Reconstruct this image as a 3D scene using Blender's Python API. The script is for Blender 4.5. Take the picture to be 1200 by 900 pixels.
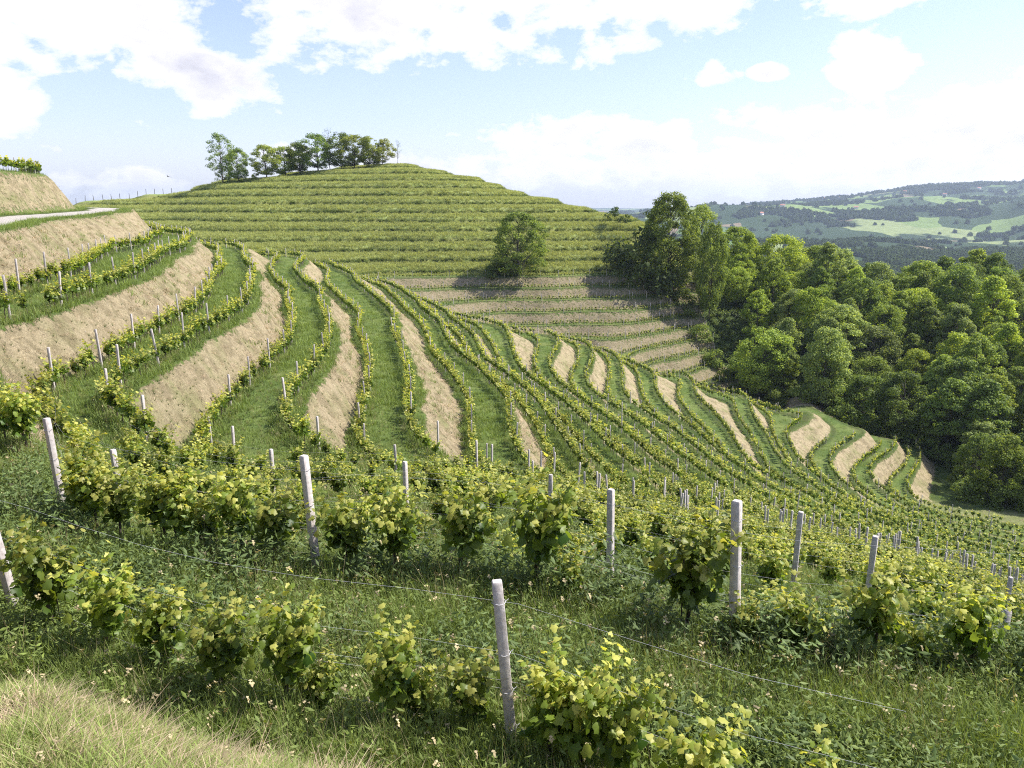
import bpy, math, random
import numpy as np
from mathutils import Vector, Matrix

for o in list(bpy.data.objects): bpy.data.objects.remove(o)
random.seed(7); RNG = np.random.default_rng(11)
scene = bpy.context.scene
COL = scene.collection
R = math.radians

# ------------------------------------------------------------------ camera
FOC = 920.0; HORIZON = 245.0
PITCH = math.atan((450 - HORIZON) / FOC)
cam_d = bpy.data.cameras.new('camera'); cam = bpy.data.objects.new('camera', cam_d); COL.objects.link(cam)
cam_d.sensor_width = 36.0; cam_d.lens = FOC / 1200 * 36.0
cam_d.clip_start = 0.1; cam_d.clip_end = 40000
cam.location = (0, 0, 0); cam.rotation_euler = (math.pi / 2 - PITCH, 0, 0)
scene.camera = cam

# ------------------------------------------------------------------ light
SUN_AZ, SUN_EL = R(80), R(51)
scene.view_settings.view_transform = 'Standard'; scene.view_settings.look = 'None'
scene.view_settings.exposure = 0.8; scene.view_settings.gamma = 1
scene.view_settings.use_curve_mapping = False
scene.cycles.use_denoising = False; scene.cycles.filter_width = 1.1
sd = Vector((math.sin(SUN_AZ) * math.cos(SUN_EL), math.cos(SUN_AZ) * math.cos(SUN_EL), math.sin(SUN_EL)))
sun_d = bpy.data.lights.new('sun', 'SUN'); sun_d.energy = 4.6; sun_d.angle = R(0.5); sun_d.color = (1, .95, .86)
sun = bpy.data.objects.new('sun', sun_d); COL.objects.link(sun)
sun.rotation_euler = sd.to_track_quat('Z', 'Y').to_euler(); sun.location = (50, 50, 200)


class NT:
    """tiny helper to write node trees as expressions"""
    def __init__(s, tree): s.t = tree; s.l = tree.links
    def n(s, typ, ins=None, **kw):
        nd = s.t.nodes.new(typ)
        for k, v in kw.items(): setattr(nd, k, v)
        for k, v in (ins or {}).items():
            sock = nd.inputs[k]
            if isinstance(v, bpy.types.NodeSocket): s.l.new(v, sock)
            else: sock.default_value = v
        return nd
    def m(s, op, a, b=None, c=None, clamp=False):
        nd = s.t.nodes.new('ShaderNodeMath'); nd.operation = op; nd.use_clamp = clamp
        for i, v in enumerate((a, b, c)):
            if v is None: continue
            if isinstance(v, bpy.types.NodeSocket): s.l.new(v, nd.inputs[i])
            else: nd.inputs[i].default_value = v
        return nd.outputs[0]
    def mix(s, f, a, b, blend='MIX'):
        nd = s.t.nodes.new('ShaderNodeMix'); nd.data_type = 'RGBA'; nd.blend_type = blend
        for i, v in ((0, f), (6, a), (7, b)):
            if isinstance(v, bpy.types.NodeSocket): s.l.new(v, nd.inputs[i])
            else: nd.inputs[i].default_value = v if i == 0 else (tuple(v) + (1,) if len(v) == 3 else v)
        return nd.outputs[2]
    def ramp(s, f, stops, interp='LINEAR'):
        nd = s.t.nodes.new('ShaderNodeValToRGB'); s.l.new(f, nd.inputs[0]); cr = nd.color_ramp; cr.interpolation = interp
        while len(cr.elements) < len(stops): cr.elements.new(0.5)
        for e, (p, c) in zip(cr.elements, stops):
            e.position = p; e.color = (c, c, c, 1) if isinstance(c, (int, float)) else tuple(c) + (1,)
        return nd.outputs[0]
    def noise(s, vec, scale, detail=4, rough=.55, dist=0):
        nd = s.n('ShaderNodeTexNoise', {'Scale': scale, 'Detail': detail, 'Roughness': rough, 'Distortion': dist})
        if vec is not None: s.l.new(vec, nd.inputs['Vector'])
        return nd.outputs['Fac']
    def attr(s, name, typ='GEOMETRY'):
        nd = s.t.nodes.new('ShaderNodeAttribute'); nd.attribute_name = name; nd.attribute_type = typ
        return nd.outputs['Fac']


# ------------------------------------------------------------------ sky: Nishita + procedural clouds by direction
world = bpy.data.worlds.new('World'); scene.world = world; world.use_nodes = True
wt = world.node_tree; wt.nodes.clear(); w = NT(wt)
skyn = w.n('ShaderNodeTexSky', sky_type='NISHITA', sun_disc=False, sun_elevation=SUN_EL, sun_rotation=SUN_AZ,
           altitude=250, air_density=1.0, dust_density=1.6, ozone_density=2.2)
tc = w.n('ShaderNodeTexCoord'); gen = tc.outputs['Generated']
sx = w.n('ShaderNodeSeparateXYZ', {0: gen})
az = w.m('ARCTAN2', sx.outputs[0], sx.outputs[1]); el = w.m('ARCSINE', sx.outputs[2])
flat = w.n('ShaderNodeCombineXYZ', {0: az, 1: w.m('MULTIPLY', el, 1.7), 2: 0.0}).outputs[0]
n1 = w.noise(flat, 6.0, 9, .58, .25); n2 = w.noise(flat, 24.0, 6, .6); n3 = w.noise(flat, 55.0, 5, .65)
BLOBS = [  # px, py, half width px, half height px, weight
    (60, 20, 150, 55, 1.1), (170, 35, 110, 38, 1.0), (20, 130, 62, 34, 1), (265, 105, 105, 36, .85),
    (470, 30, 190, 55, 1.25), (660, 20, 150, 42, 1.15), (430, 78, 130, 28, .7), (690, 72, 85, 26, .85),
    (800, 35, 60, 36, .6), (975, 14, 95, 24, 1.0), (1015, 82, 62, 30, 1), (812, 103, 46, 11, .95), (826, 96, 18, 13, .8), (879, 99, 24, 9, .85), (1000, 98, 50, 12, .8),
    (1170, 2, 30, 12, .7), (100, 180, 40, 14, .5), (190, 150, 28, 12, .5), (130, 222, 110, 26, .7), (1130, 130, 120, 32, .8),
    (720, 170, 200, 30, .95), (900, 150, 130, 24, .9), (1020, 180, 280, 46, 1.25), (640, 208, 260, 30, 1.1), (350, 185, 60, 14, .35)]
best = None
for (bx, by, sxp, syp, wgt) in BLOBS:
    a0 = math.atan2(bx - 600, FOC); e0 = math.atan2(HORIZON - by, math.hypot(FOC, bx - 600))
    sa = sxp / FOC * math.cos(a0) ** 2; se = syp / FOC
    da = w.m('MULTIPLY', w.m('SUBTRACT', az, a0), 1 / sa); de = w.m('MULTIPLY', w.m('SUBTRACT', el, e0), 1 / se)
    q = w.m('SUBTRACT', wgt, w.m('ADD', w.m('MULTIPLY', da, da), w.m('MULTIPLY', de, de)))
    best = q if best is None else w.m('MAXIMUM', best, q)
best = w.m('MAXIMUM', best, -1.3)
infront = w.ramp(sx.outputs[1], [(0.25, 0.0), (0.55, 1.0)])
gene = w.m('SUBTRACT', w.m('MULTIPLY', w.noise(gen, 2.4, 3), 4.0), 2.6)
field = w.m('ADD', w.m('MULTIPLY', infront, best), w.m('MULTIPLY', w.m('SUBTRACT', 1.0, infront), gene))
dens = w.m('ADD', w.m('ADD', field, w.m('MULTIPLY', w.m('SUBTRACT', n3, .5), 1.0)), w.m('ADD', w.m('MULTIPLY', w.m('SUBTRACT', n1, .5), 6.0), w.m('MULTIPLY', w.m('SUBTRACT', n2, .5), 3.0)))
cmask = w.ramp(w.m('MULTIPLY', w.m('ADD', dens, .08), .95, clamp=True), [(0, 0.0), (.35, .5), (.9, 1.0)])
low = w.ramp(el, [(0.0, .50), (.10, .22), (.32, .05)])      # thin high haze near the horizon
cfac = w.m('MAXIMUM', cmask, low)
core = w.ramp(w.m('ADD', w.m('MULTIPLY', dens, .26), w.m('MULTIPLY', w.m('SUBTRACT', w.noise(flat, 7, 4), .5), 1.2)), [(.12, (1, 1, 1)), (.42, (.84, .84, .89)), (.85, (.60, .61, .67))])
SKYC = w.mix(1.0, skyn.outputs[0], (0.128, 0.122, 0.148), 'MULTIPLY')
CLOUD = w.mix(1.0, core, (0.72, 0.71, 0.73), 'MULTIPLY')
lp = w.mix(cfac, SKYC, CLOUD)
bg = w.n('ShaderNodeBackground', {'Color': lp, 'Strength': 1.0})
wt.links.new(bg.outputs[0], w.n('ShaderNodeOutputWorld').inputs[0])
# ------------------------------------------------------------------ terrain height field
CP, SP = math.cos(PITCH), math.sin(PITCH)
def ray(px, py):
    dy = py - 450
    return np.array([px - 600, FOC * CP - dy * SP, -(FOC * SP + dy * CP)])
def at_z(px, py, z):
    r = ray(px, py); t = z / r[2]; return r[0] * t, r[1] * t, z
def at_y(px, py, y):
    r = ray(px, py); t = y / r[1]; return r[0] * t, y, r[2] * t
def project(x, y, z):
    zc = y * CP - z * SP; yc = y * SP + z * CP
    return 600 + FOC * x / zc, 450 - FOC * yc / zc

D = 2.9                                       # height of one terrace step
BEN = .36; ROWO = .24                                     # half of the bench in units of D
def ben_of(k): return np.where(np.asarray(k) <= 4, .36, np.where(np.asarray(k) <= 12, .29, .31))
def S_k(k): return -5.0 - D * (k - 1)
ZB = {k: S_k(k) for k in range(-20, 40)}
ZB[0] = -1.62; ZB[-1] = 3.9
_sn, _zn = [], []
for k in range(39, -21, -1):
    _sn += [S_k(k) - float(ben_of(k)) * D, S_k(k) + float(ben_of(k)) * D]; _zn += [ZB[k] - .10, ZB[k] + .12]
_sn, _zn = np.array(_sn), np.array(_zn)
FARZ = np.array([S_k(k) for k in range(39, -21, -1)])
_znf = np.repeat(FARZ, 2) + np.tile([-.16, .2], len(FARZ))

EDGE = {  # outer edge of each bench as seen in the picture
 1: [(0,387),(67,368),(133,343),(207,307),(227,280)],
 2: [(150,467),(187,440),(240,403),(287,377),(307,350),(305,327),(290,300)],
 3: [(357,475),(385,440),(402,410),(400,385),(385,355),(350,318),(325,300)],
 4: [(510,520),(495,470),(488,430),(478,395),(455,360),(420,330),(385,310)],
 5: [(633,550),(600,477),(560,430),(520,385),(490,358),(455,335)],
 6: [(690,555),(650,500),(573,427),(530,378)],
 7: [(740,550),(680,490),(613,427),(568,378)],
 8: [(775,550),(710,490),(650,435),(610,390)],
 9: [(810,548),(740,490),(690,440),(648,398)],
 10: [(840,550),(790,505),(730,450),(690,410)],
 11: [(865,550),(815,505),(770,460),(735,425)],
 12: [(890,555),(860,517),(815,460),(797,440)],
 13: [(935,558),(900,515),(880,477),(870,462)],
 14: [(965,566),(935,540),(923,510),(950,482)],
 15: [(990,570),(985,530),(1013,503)],
 16: [(1040,577),(1030,545),(1050,515)],
 17: [(1072,577),(1077,547)],
}
ctl = []
for k, pts in EDGE.items():
    for p in pts:
        x, y, z = at_z(p[0], p[1], ZB[k] - .10)
        ctl.append((x, y, S_k(k) - float(ben_of(k)) * D))
e0 = S_k(0) - BEN * D
ctl += [(4, -1.8, e0), (0.2, .3, e0), (-3.6, 2.6, e0), (-9.5, 7.5, e0), (-18, 20, e0), (-29, 37, e0), (-33, 50, e0), (-41.5, 72, e0),
        (-52, 105, e0), (-64, 134, e0), (-85, 165, e0), (-125, 190, e0)]
tt = S_k(1) + BEN * D
ctl += [(-5.7, 7.6, tt), (-1.5, 5.5, tt), (5, 3, tt), (-10, 13, tt)]
r1 = S_k(1) + ROWO * D; r2 = S_k(1) - ROWO * D
ctl += [(-5.9, 8.56, r1), (0, 6.14, r1), (6, 3.9, r1), (-7.3, 12.05, r2), (-2.7, 10.0, r2), (2.5, 7.9, r2), (3.9, 7.65, r2), (5.1, 7.4, r2), (8, 7, r2), (-12, 17.0, r2)]
e1 = S_k(1) - BEN * D
ctl += [(-90, 172, e1), (-130, 200, e1), (-15, 22.5, e1)]
# slope below the camera, bowl line, far side
ctl += [(1.55, 11.3, -6.4), (3.8, 10, -6.4), (6, 9.3, -6.45), (8.5, 8.8, -6.5), (5.4, 13.9, -7.4), (6.2, 12.6, -7.1), (8.0, 11.4, -7.2), (-2, 17, -7.3), (-3, 25, -9.7), (5, 20, -9.7), (10, 25, -12.4), (15, 15, -10.5),
        (10, 40, -17), (20, 40, -19), (30, 60, -28), (40, 40, -25), (60, 60, -36), (60, 30, -28), (20, 5, -8.5), (30, 20, -16),
        (0, 38, -14), (-7, 33, -11.5), (45, 95, -39), (70, 108, -47), (90, 90, -48), (100, 125, -54), (60, 0, -20), (-3, -4, -1.6), (-12, -2, 1.5),
        (-30, 10, 5), (-60, 60, 7), (-10, -20, 6), (30, -20, -3), (-60, -20, 14), (-90, 130, 7), (-140, 160, 7), (-100, 90, 14), (60, -40, -12)]
# upper bank beyond the road
ctl += [(-67, 92, .9), (-76, 125, .9), (-88, 142, .9), (-38, 38, .9), (-48, 62, .9)]
# hidden valley behind the spur
ctl += [(-100, 225, -13), (-60, 210, -17), (-35, 205, -23), (0, 205, -34), (15, 195, -39), (40, 190, -46), (60, 192, -51), (-170, 240, -9), (85, 180, -55)]
# far hill
def cy(px, py, y, dz=0):
    x, y, z = at_y(px, py, y); ctl.append((x, y, z + dz))
for p in [(480,196,330),(400,199,335),(330,205,338),(250,215,345),(170,230,352),(100,241,360),(560,212,318),(640,236,295),(700,252,278),(750,267,262),
          (460,331,228),(600,320,236),(740,308,243),(400,300,240),(300,275,252),(520,345,222),(700,400,207),(800,440,203),(850,441,212),(800,360,236),
          (820,400,224),(650,345,226),(600,275,262),(480,265,262),(350,250,278),(200,250,305),(770,300,252),(700,280,262)]:
    cy(*p)
ctl += [(-43, 380, 12), (-43, 430, -2), (40, 330, -14), (80, 330, -28), (-130, 400, 6), (-200, 420, -5), (120, 420, -50), (0, 480, -30), (-250, 480, -20), (-240, 330, 2)]
# woods on the right
ctl += [(55, 232, -30), (60, 218, -42), (66, 200, -49), (78, 250, -28), (100, 240, -29), (140, 235, -31), (180, 230, -34), (120, 205, -40), (170, 190, -46),
        (100, 165, -54), (95, 150, -54), (130, 150, -56), (170, 130, -60), (120, 290, -42), (180, 300, -48), (220, 200, -44), (260, 330, -60), (250, 120, -66)]
CT = np.array(ctl)

def warp(x, y):
    r = np.hypot(x, y) + 1e-9; g = 18 * np.log1p(r / 18) / r
    return x * g, y * g
def tpsk(d2): return np.where(d2 > 1e-12, .5 * d2 * np.log(np.maximum(d2, 1e-12)), 0)
_cx, _cy = warp(CT[:, 0], CT[:, 1]); _n = len(CT)
_K = tpsk((_cx[:, None] - _cx) ** 2 + (_cy[:, None] - _cy) ** 2) + np.eye(_n) * .04
_P = np.stack([np.ones(_n), _cx, _cy], 1)
_A = np.zeros((_n + 3, _n + 3)); _A[:_n, :_n] = _K; _A[:_n, _n:] = _P; _A[_n:, :_n] = _P.T
_W = np.linalg.solve(_A, np.concatenate([CT[:, 2], np.zeros(3)]))

def hash2(ix, iy, s):
    v = np.sin(ix * 127.1 + iy * 311.7 + s * 74.7) * 43758.5453
    return v - np.floor(v)
def vnoise(x, y, s=0):
    ix, iy = np.floor(x), np.floor(y); fx, fy = x - ix, y - iy
    fx = fx * fx * (3 - 2 * fx); fy = fy * fy * (3 - 2 * fy)
    a = hash2(ix, iy, s); b = hash2(ix + 1, iy, s); c = hash2(ix, iy + 1, s); d = hash2(ix + 1, iy + 1, s)
    return (a + (b - a) * fx) * (1 - fy) + (c + (d - c) * fx) * fy - .5
def fbm(x, y, s=0, o=4, lac=2.03, g=.5):
    t = 0; a = 1
    for i in range(o): t = t + a * vnoise(x, y, s + i * 17); x = x * lac + 3.1; y = y * lac + 7.7; a *= g
    return t
def sstep(a, b, v): t = np.clip((v - a) / (b - a), 0, 1); return t * t * (3 - 2 * t)

def S_raw(x, y):
    x = np.asarray(x, float); y = np.asarray(y, float); sh = x.shape
    wx, wy = warp(x.ravel(), y.ravel()); out = np.empty(wx.size)
    for i in range(0, wx.size, 40000):
        a, b = wx[i:i + 40000, None], wy[i:i + 40000, None]
        out[i:i + 40000] = tpsk((a - _cx) ** 2 + (b - _cy) ** 2) @ _W[:_n]
    out += _W[_n] + _W[_n + 1] * wx + _W[_n + 2] * wy
    return out.reshape(sh)

def S_full(x, y):
    """smooth ground: the reconstructed slopes close by, the far country beyond 420 m"""
    x = np.asarray(x, float); y = np.asarray(y, float)
    r = np.hypot(x, y)
    s = S_raw(x, y) + .55 * vnoise(x / 14, y / 14, 3) * sstep(25, 80, r) + 1.3 * fbm(x / 34, y / 34, 13, 2) * sstep(215, 260, y)
    return s

def far_z(x, y):
    r = np.hypot(x, y); a = np.arctan2(x, y)
    base = np.interp(r, [300, 700, 1200, 2500, 4000, 6000, 8000, 12000], [-62, -98, -96, -92, -58, 0, 20, -50])
    # the long ridge climbs to the right
    pa = np.tan(np.clip(a, -1.2, 1.2)) * FOC + 600
    skyline = np.interp(pa, [-200, 500, 700, 850, 950, 1060, 1130, 1170, 1210, 1500], [244, 243, 241, 232, 224, 216, 212, 211, 206, 202])
    crest = (HORIZON - skyline) / FOC * 6200 - 85
    up = sstep(2300, 6100, r) ** 1.15
    z = base * (1 - up) + crest * up * np.where(r > 6500, np.clip(1 - (r - 6500) / 4500, -.2, 1), 1)
    z = z + fbm(x / 900, y / 900, 5, 4) * np.interp(r, [400, 1500, 4500, 6200, 9000], [14, 62, 100, 36, 36])
    kn = np.exp(-(((pa - 1215) / 42) ** 2) - ((r - 3800) / 500) ** 2) * 95
    return z + kn

def fore_mask(x, y, s):
    """1 on the slope right below the camera, where the steps between the rows are low and overgrown"""
    xt = np.interp(y, [0, 22, 28, 44, 53, 75, 110, 126, 143, 160, 200], [-6, -13, -13, -4, 2, 20, 47, 62, 82, 104, 140])
    return sstep(-2, 4, x - xt) * sstep(-5.6, -6.6, s)
FOREST = [(68,197),(60,214),(57,233),(60,262),(90,300),(420,420),(420,60),(160,112),(108,126),(90,140),(93,160),(82,178)]
def in_poly(x, y, P):
    x = np.asarray(x, float); y = np.asarray(y, float); c = np.zeros(x.shape, bool); n = len(P)
    for i in range(n):
        x1, y1 = P[i]; x2, y2 = P[(i + 1) % n]
        if y1 == y2: continue
        t = ((y1 > y) != (y2 > y)) & (x < (x2 - x1) * (y - y1) / (y2 - y1) + x1); c ^= t
    return c

def surface(x, y):
    """-> z, S, riser (0 bench .. 1 slope), zone, terr"""
    x = np.asarray(x, float); y = np.asarray(y, float)
    r = np.hypot(x, y); s = S_full(x, y)
    wob = s + (.16 * vnoise(x / 3, y / 3, 9) + .12 * vnoise(x / 1.1, y / 1.1, 19)) * sstep(6, 20, r)
    farhill = (y > 205 + .0 * x) & (s > -19.0) & (x < 75) & (r > 190) & ~in_poly(x, y, [(-160, 100), (-20, 100), (-20, 190), (-60, 200), (-100, 212), (-160, 225)])
    zt = np.where(r > 190, np.interp(wob, _sn, _znf), np.interp(wob, _sn, _zn))
    hi = sstep(-5, -3.4, s) * (r < 190)
    zt = zt + hi * (.010 * np.clip(y - 20, 0, 60) + .016 * np.clip(y - 80, 0, 120))
    u = (wob - S_k(0)) / D; fr = np.abs(u - np.round(u))
    bk = ben_of(-np.round(u)); riser = sstep(bk - .07, bk + .07, fr)
    fm = fore_mask(x, y, s)
    fo = in_poly(x, y, FOREST)
    fade = np.maximum(fm * .8, fo * 1.0)
    wob2 = 0; fade = np.maximum(fade, farhill * .38); fade = np.maximum(fade, sstep(380, 440, r))
    fade = np.maximum(fade, (y < -3) * 1.0)
    z = zt * (1 - fade) + s * fade
    rough = (.20 * fbm(x / 1.1, y / 1.1, 21, 3) + .22 * fbm(x / .42, y / .42, 23, 2) * sstep(120, 50, r)) * riser * (1 - .6 * fade) + .06 * fbm(x / .8, y / .8, 31, 2)
    z = z + rough * sstep(1.5, 4, r) + farhill * .25 * fbm(x / 1.6, y / 1.6, 41, 2)
    w = sstep(400, 640, r)
    z = z * (1 - w) + far_z(x, y) * w
    zone = np.where(r > 520, 3, np.where(fo, 2, np.where(farhill, 1, 0)))
    return z, s, riser * (1 - fade * .0) * (1 - w), zone, fm

def H(x, y): return surface(x, y)[0]

def road_mask(x, y, s):
    # the pale track on the bench above the first bank
    u = (s - S_k(0)) / D
    return sstep(-.17, -.12, u) * sstep(.20, .15, u) * (y > 24) * (np.hypot(x, y) < 230)
# ------------------------------------------------------------------ ground sheet (polar grid, finer where the view needs it)
def az_list():
    a = list(np.arange(-38, 38.001, QAZ)); b = list(np.geomspace(.2, 12, 60)); s = 38
    right = []; v = 38
    while v < 178: v += min(4, .1 + (v - 38) * .08); right.append(v)
    right = [q for q in right if q < 180]
    return np.radians(np.array([-q for q in reversed(right)] + a + right))
QAZ = .11; QR = .0042
AZ = az_list(); na = len(AZ)
RR = [0.6]
while RR[-1] < 11500:
    r_ = RR[-1]; RR.append(r_ * (1 + (.03 if r_ < 3 else QR if r_ < 420 else .008 if r_ < 3000 else .011)))
RR = np.array(RR); nr = len(RR)
AA, RG = np.meshgrid(AZ, RR)
GX, GY = np.sin(AA) * RG, np.cos(AA) * RG
GZ, GS, GRIS, GZONE, GF = surface(GX, GY)
print('terrain grid', na, nr)

def link_mesh(name, verts, faces_flat, loop_tot, mat=None, smooth=True, parent=None):
    me = bpy.data.meshes.new(name); nf = len(loop_tot)
    me.vertices.add(len(verts)); me.vertices.foreach_set('co', np.asarray(verts, np.float32).ravel())
    me.loops.add(len(faces_flat)); me.loops.foreach_set('vertex_index', np.asarray(faces_flat, np.int32))
    me.polygons.add(nf); me.polygons.foreach_set('loop_start', np.concatenate([[0], np.cumsum(loop_tot)[:-1]]).astype(np.int32))
    if smooth: me.polygons.foreach_set('use_smooth', np.ones(nf, bool))
    me.update(calc_edges=True)
    if mat: me.materials.append(mat)
    o = bpy.data.objects.new(name, me)
    if parent is not None: o.parent = parent
    return o

verts = np.stack([GX, GY, GZ], -1).reshape(-1, 3)
verts = np.concatenate([verts, [[0, 0, float(H(np.array(0.), np.array(0.)))]]])
i0 = (np.arange(nr - 1)[:, None] * na + np.arange(na)[None, :]); nx = (np.arange(na) + 1) % na
i1 = (np.arange(nr - 1)[:, None] * na + nx[None, :])
quads = np.stack([i0, i1, i1 + na, i0 + na], -1).reshape(-1, 4)
tri = np.stack([np.arange(na), np.full(na, nr * na), nx], -1)
ff = np.concatenate([quads.ravel()[:], tri.ravel()]); lt = np.concatenate([np.full(len(quads), 4), np.full(na, 3)])
quads[:] = quads[:, ::-1]; ff = np.concatenate([quads.ravel(), tri.ravel()])
ground = link_mesh('ground', verts, ff, lt); COL.objects.link(ground); ground['kind'] = 'structure'
ROADM = road_mask(GX, GY, GS)
_rs = np.ones_like(GS)
_rs = np.where((GY < 197) & (GS < -17.5) & (GS > -38), .88, _rs); _rs = np.where((GY < 197) & (GS <= -38), .97, _rs)
_rs = np.where((GY >= 197), .70, _rs); _rs = np.where(GS > -1.2, .72, _rs); _tz = (GY >= 197) & (GZONE == 0)
_rs = np.where((RG < 13), .62, _rs)
_ph = (GS - S_k(0)) / D; _ph = _ph - np.floor(_ph); HILLSHADE = sstep(.14, .24, _ph) * sstep(.60, .50, _ph)  # band of each hill step where shade is painted into the colour
for nm, arr in (('riser', np.where(_tz, .31 + .36 * GRIS, GRIS * np.where(GZONE == 0, _rs, 1))), ('tz', _tz * 1.), ('under', np.exp(-((np.abs((GS - S_k(0)) / D - np.round((GS - S_k(0)) / D)) - ROWO) / .07) ** 2)), ('hshade', HILLSHADE), ('road', ROADM), ('zhill', (GZONE == 1) * 1.), ('zwood', (GZONE == 2) * 1.), ('zfar', sstep(430, 560, RG)), ('fore', GF)):
    at = ground.data.attributes.new(nm, 'FLOAT', 'POINT'); at.data.foreach_set('value', np.append(arr.ravel(), 0).astype(np.float32))

def new_mat(name):
    m = bpy.data.materials.new(name); m.use_nodes = True; m.node_tree.nodes.clear(); return m, NT(m.node_tree)
gm, g = new_mat('terrain')
pos = g.n('ShaderNodeNewGeometry').outputs['Position']
nA = g.noise(pos, .35, 5); nB = g.noise(pos, 2.2, 6, .65); nC = g.noise(pos, 11, 5, .7); nD = g.noise(pos, .06, 4)
str_v = g.n('ShaderNodeMapping', {'Vector': pos, 'Scale': (5, 5, 1.2)}).outputs[0]; nS = g.noise(str_v, 3, 5, .7, 1.5)
straw = g.mix(g.ramp(nS, [(.32, 0.), (.62, 1.)]), (.21, .165, .095), (.52, .435, .28))
straw = g.mix(g.ramp(nB, [(.3, 0.), (.7, .6)]), straw, (.36, .30, .17))
straw = g.mix(g.ramp(nA, [(.48, 0.), (.70, .75)]), straw, (.20, .22, .08))
grass = g.mix(g.ramp(nB, [(.3, 0.), (.7, 1.)]), (.09, .13, .03), (.19, .25, .07))
grass = g.mix(g.ramp(nA, [(.42, 0.), (.72, .7)]), grass, (.20, .22, .075))
grass = g.mix(g.ramp(nC, [(.3, .35), (.6, 0.)]), grass, (.05, .07, .02))
RZ = g.attr('riser'); rz = g.m('ADD', RZ, g.m('MULTIPLY', g.m('SUBTRACT', nB, .5), 1.9))
rmask = g.m('MULTIPLY', g.ramp(rz, [(.42, 0.), (.58, 1.)]), g.m('SUBTRACT', 1.0, g.m('MULTIPLY', g.attr('fore'), .75)))
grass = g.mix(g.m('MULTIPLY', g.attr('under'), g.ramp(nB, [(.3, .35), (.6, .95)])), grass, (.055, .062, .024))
grass = g.mix(g.ramp(g.noise(pos, .17, 3), [(.42, 0.), (.62, .55)]), grass, (.045, .09, .02))
straw = g.mix(g.m('MULTIPLY', g.attr('tz'), .75), straw, g.mix(nC, (.15, .125, .075), (.34, .285, .19)))
straw = g.mix(g.ramp(g.noise(pos, .9, 6, .7), [(.42, .55), (.54, 0.)]), straw, (.17, .14, .075))
c = g.mix(rmask, grass, g.mix(g.ramp(nC, [(.28, .5), (.5, 0.)]), straw, (.11, .085, .05)))
# far grass hill: sunlit tops and shaded lower risers painted into the grass colour
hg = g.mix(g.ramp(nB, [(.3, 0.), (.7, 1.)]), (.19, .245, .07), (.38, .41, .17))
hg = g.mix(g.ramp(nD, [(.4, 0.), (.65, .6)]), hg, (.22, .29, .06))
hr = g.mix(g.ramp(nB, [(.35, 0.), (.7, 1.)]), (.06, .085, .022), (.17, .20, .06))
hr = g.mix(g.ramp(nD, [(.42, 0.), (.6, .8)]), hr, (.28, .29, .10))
hcol = g.mix(g.ramp(g.m('ADD', g.attr('hshade'), g.m('SUBTRACT', nB, .5)), [(.35, 0.), (.65, 1.)]), hg, hr)
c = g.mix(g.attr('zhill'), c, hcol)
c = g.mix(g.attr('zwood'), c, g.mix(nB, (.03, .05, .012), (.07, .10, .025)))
gravel = g.mix(nC, (.34, .31, .27), (.52, .49, .44))
c = g.mix(g.attr('road'), c, gravel)
# far country: fields and woods
dp = g.n('ShaderNodeVectorMath', {0: pos, 1: g.n('ShaderNodeVectorMath', {0: g.n('ShaderNodeTexNoise', {'Vector': pos, 'Scale': .004, 'Detail': 3}).outputs['Color'], 'Scale': 160.}, operation='SCALE').outputs[0]}, operation='ADD').outputs[0]
fm_ = g.n('ShaderNodeMapping', {'Vector': dp, 'Rotation': (0, 0, .5), 'Scale': (1, .55, 0)}).outputs[0]
vo = g.n('ShaderNodeTexVoronoi', {'Vector': fm_, 'Scale': .0052, 'Randomness': .9}); rnd = g.n('ShaderNodeSeparateColor', {0: vo.outputs['Color']}).outputs[0]
fcol = g.ramp(rnd, [(0, (.032, .060, .018)), (.36, (.20, .28, .08)), (.54, (.12, .19, .05)), (.64, (.24, .18, .11)), (.72, (.26, .31, .12)), (.90, (.035, .065, .02))], 'CONSTANT')
wn = g.noise(pos, .0022, 4, .6)
fcol = g.mix(g.ramp(wn, [(.52, 0.), (.55, 1.)]), fcol, (.030, .055, .018))
fcol = g.mix(g.ramp(g.noise(pos, .05, 3), [(.3, .35), (.7, 0.)]), fcol, (.02, .035, .01))
c = g.mix(g.attr('zfar'), c, fcol)
bh = g.m('ADD', g.m('MULTIPLY', nC, .09), g.m('ADD', g.m('MULTIPLY', nB, .30), g.m('MULTIPLY', nS, g.m('MULTIPLY', rmask, .12))))
bump = g.n('ShaderNodeBump', {'Height': bh, 'Distance': 1.0, 'Strength': .9}).outputs[0]
bs = g.n('ShaderNodeBsdfPrincipled', {'Base Color': c, 'Roughness': .95, 'Normal': bump, 'Specular IOR Level': .1})
gm.node_tree.links.new(bs.outputs[0], g.n('ShaderNodeOutputMaterial').inputs[0])
ground.data.materials.append(gm)
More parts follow.
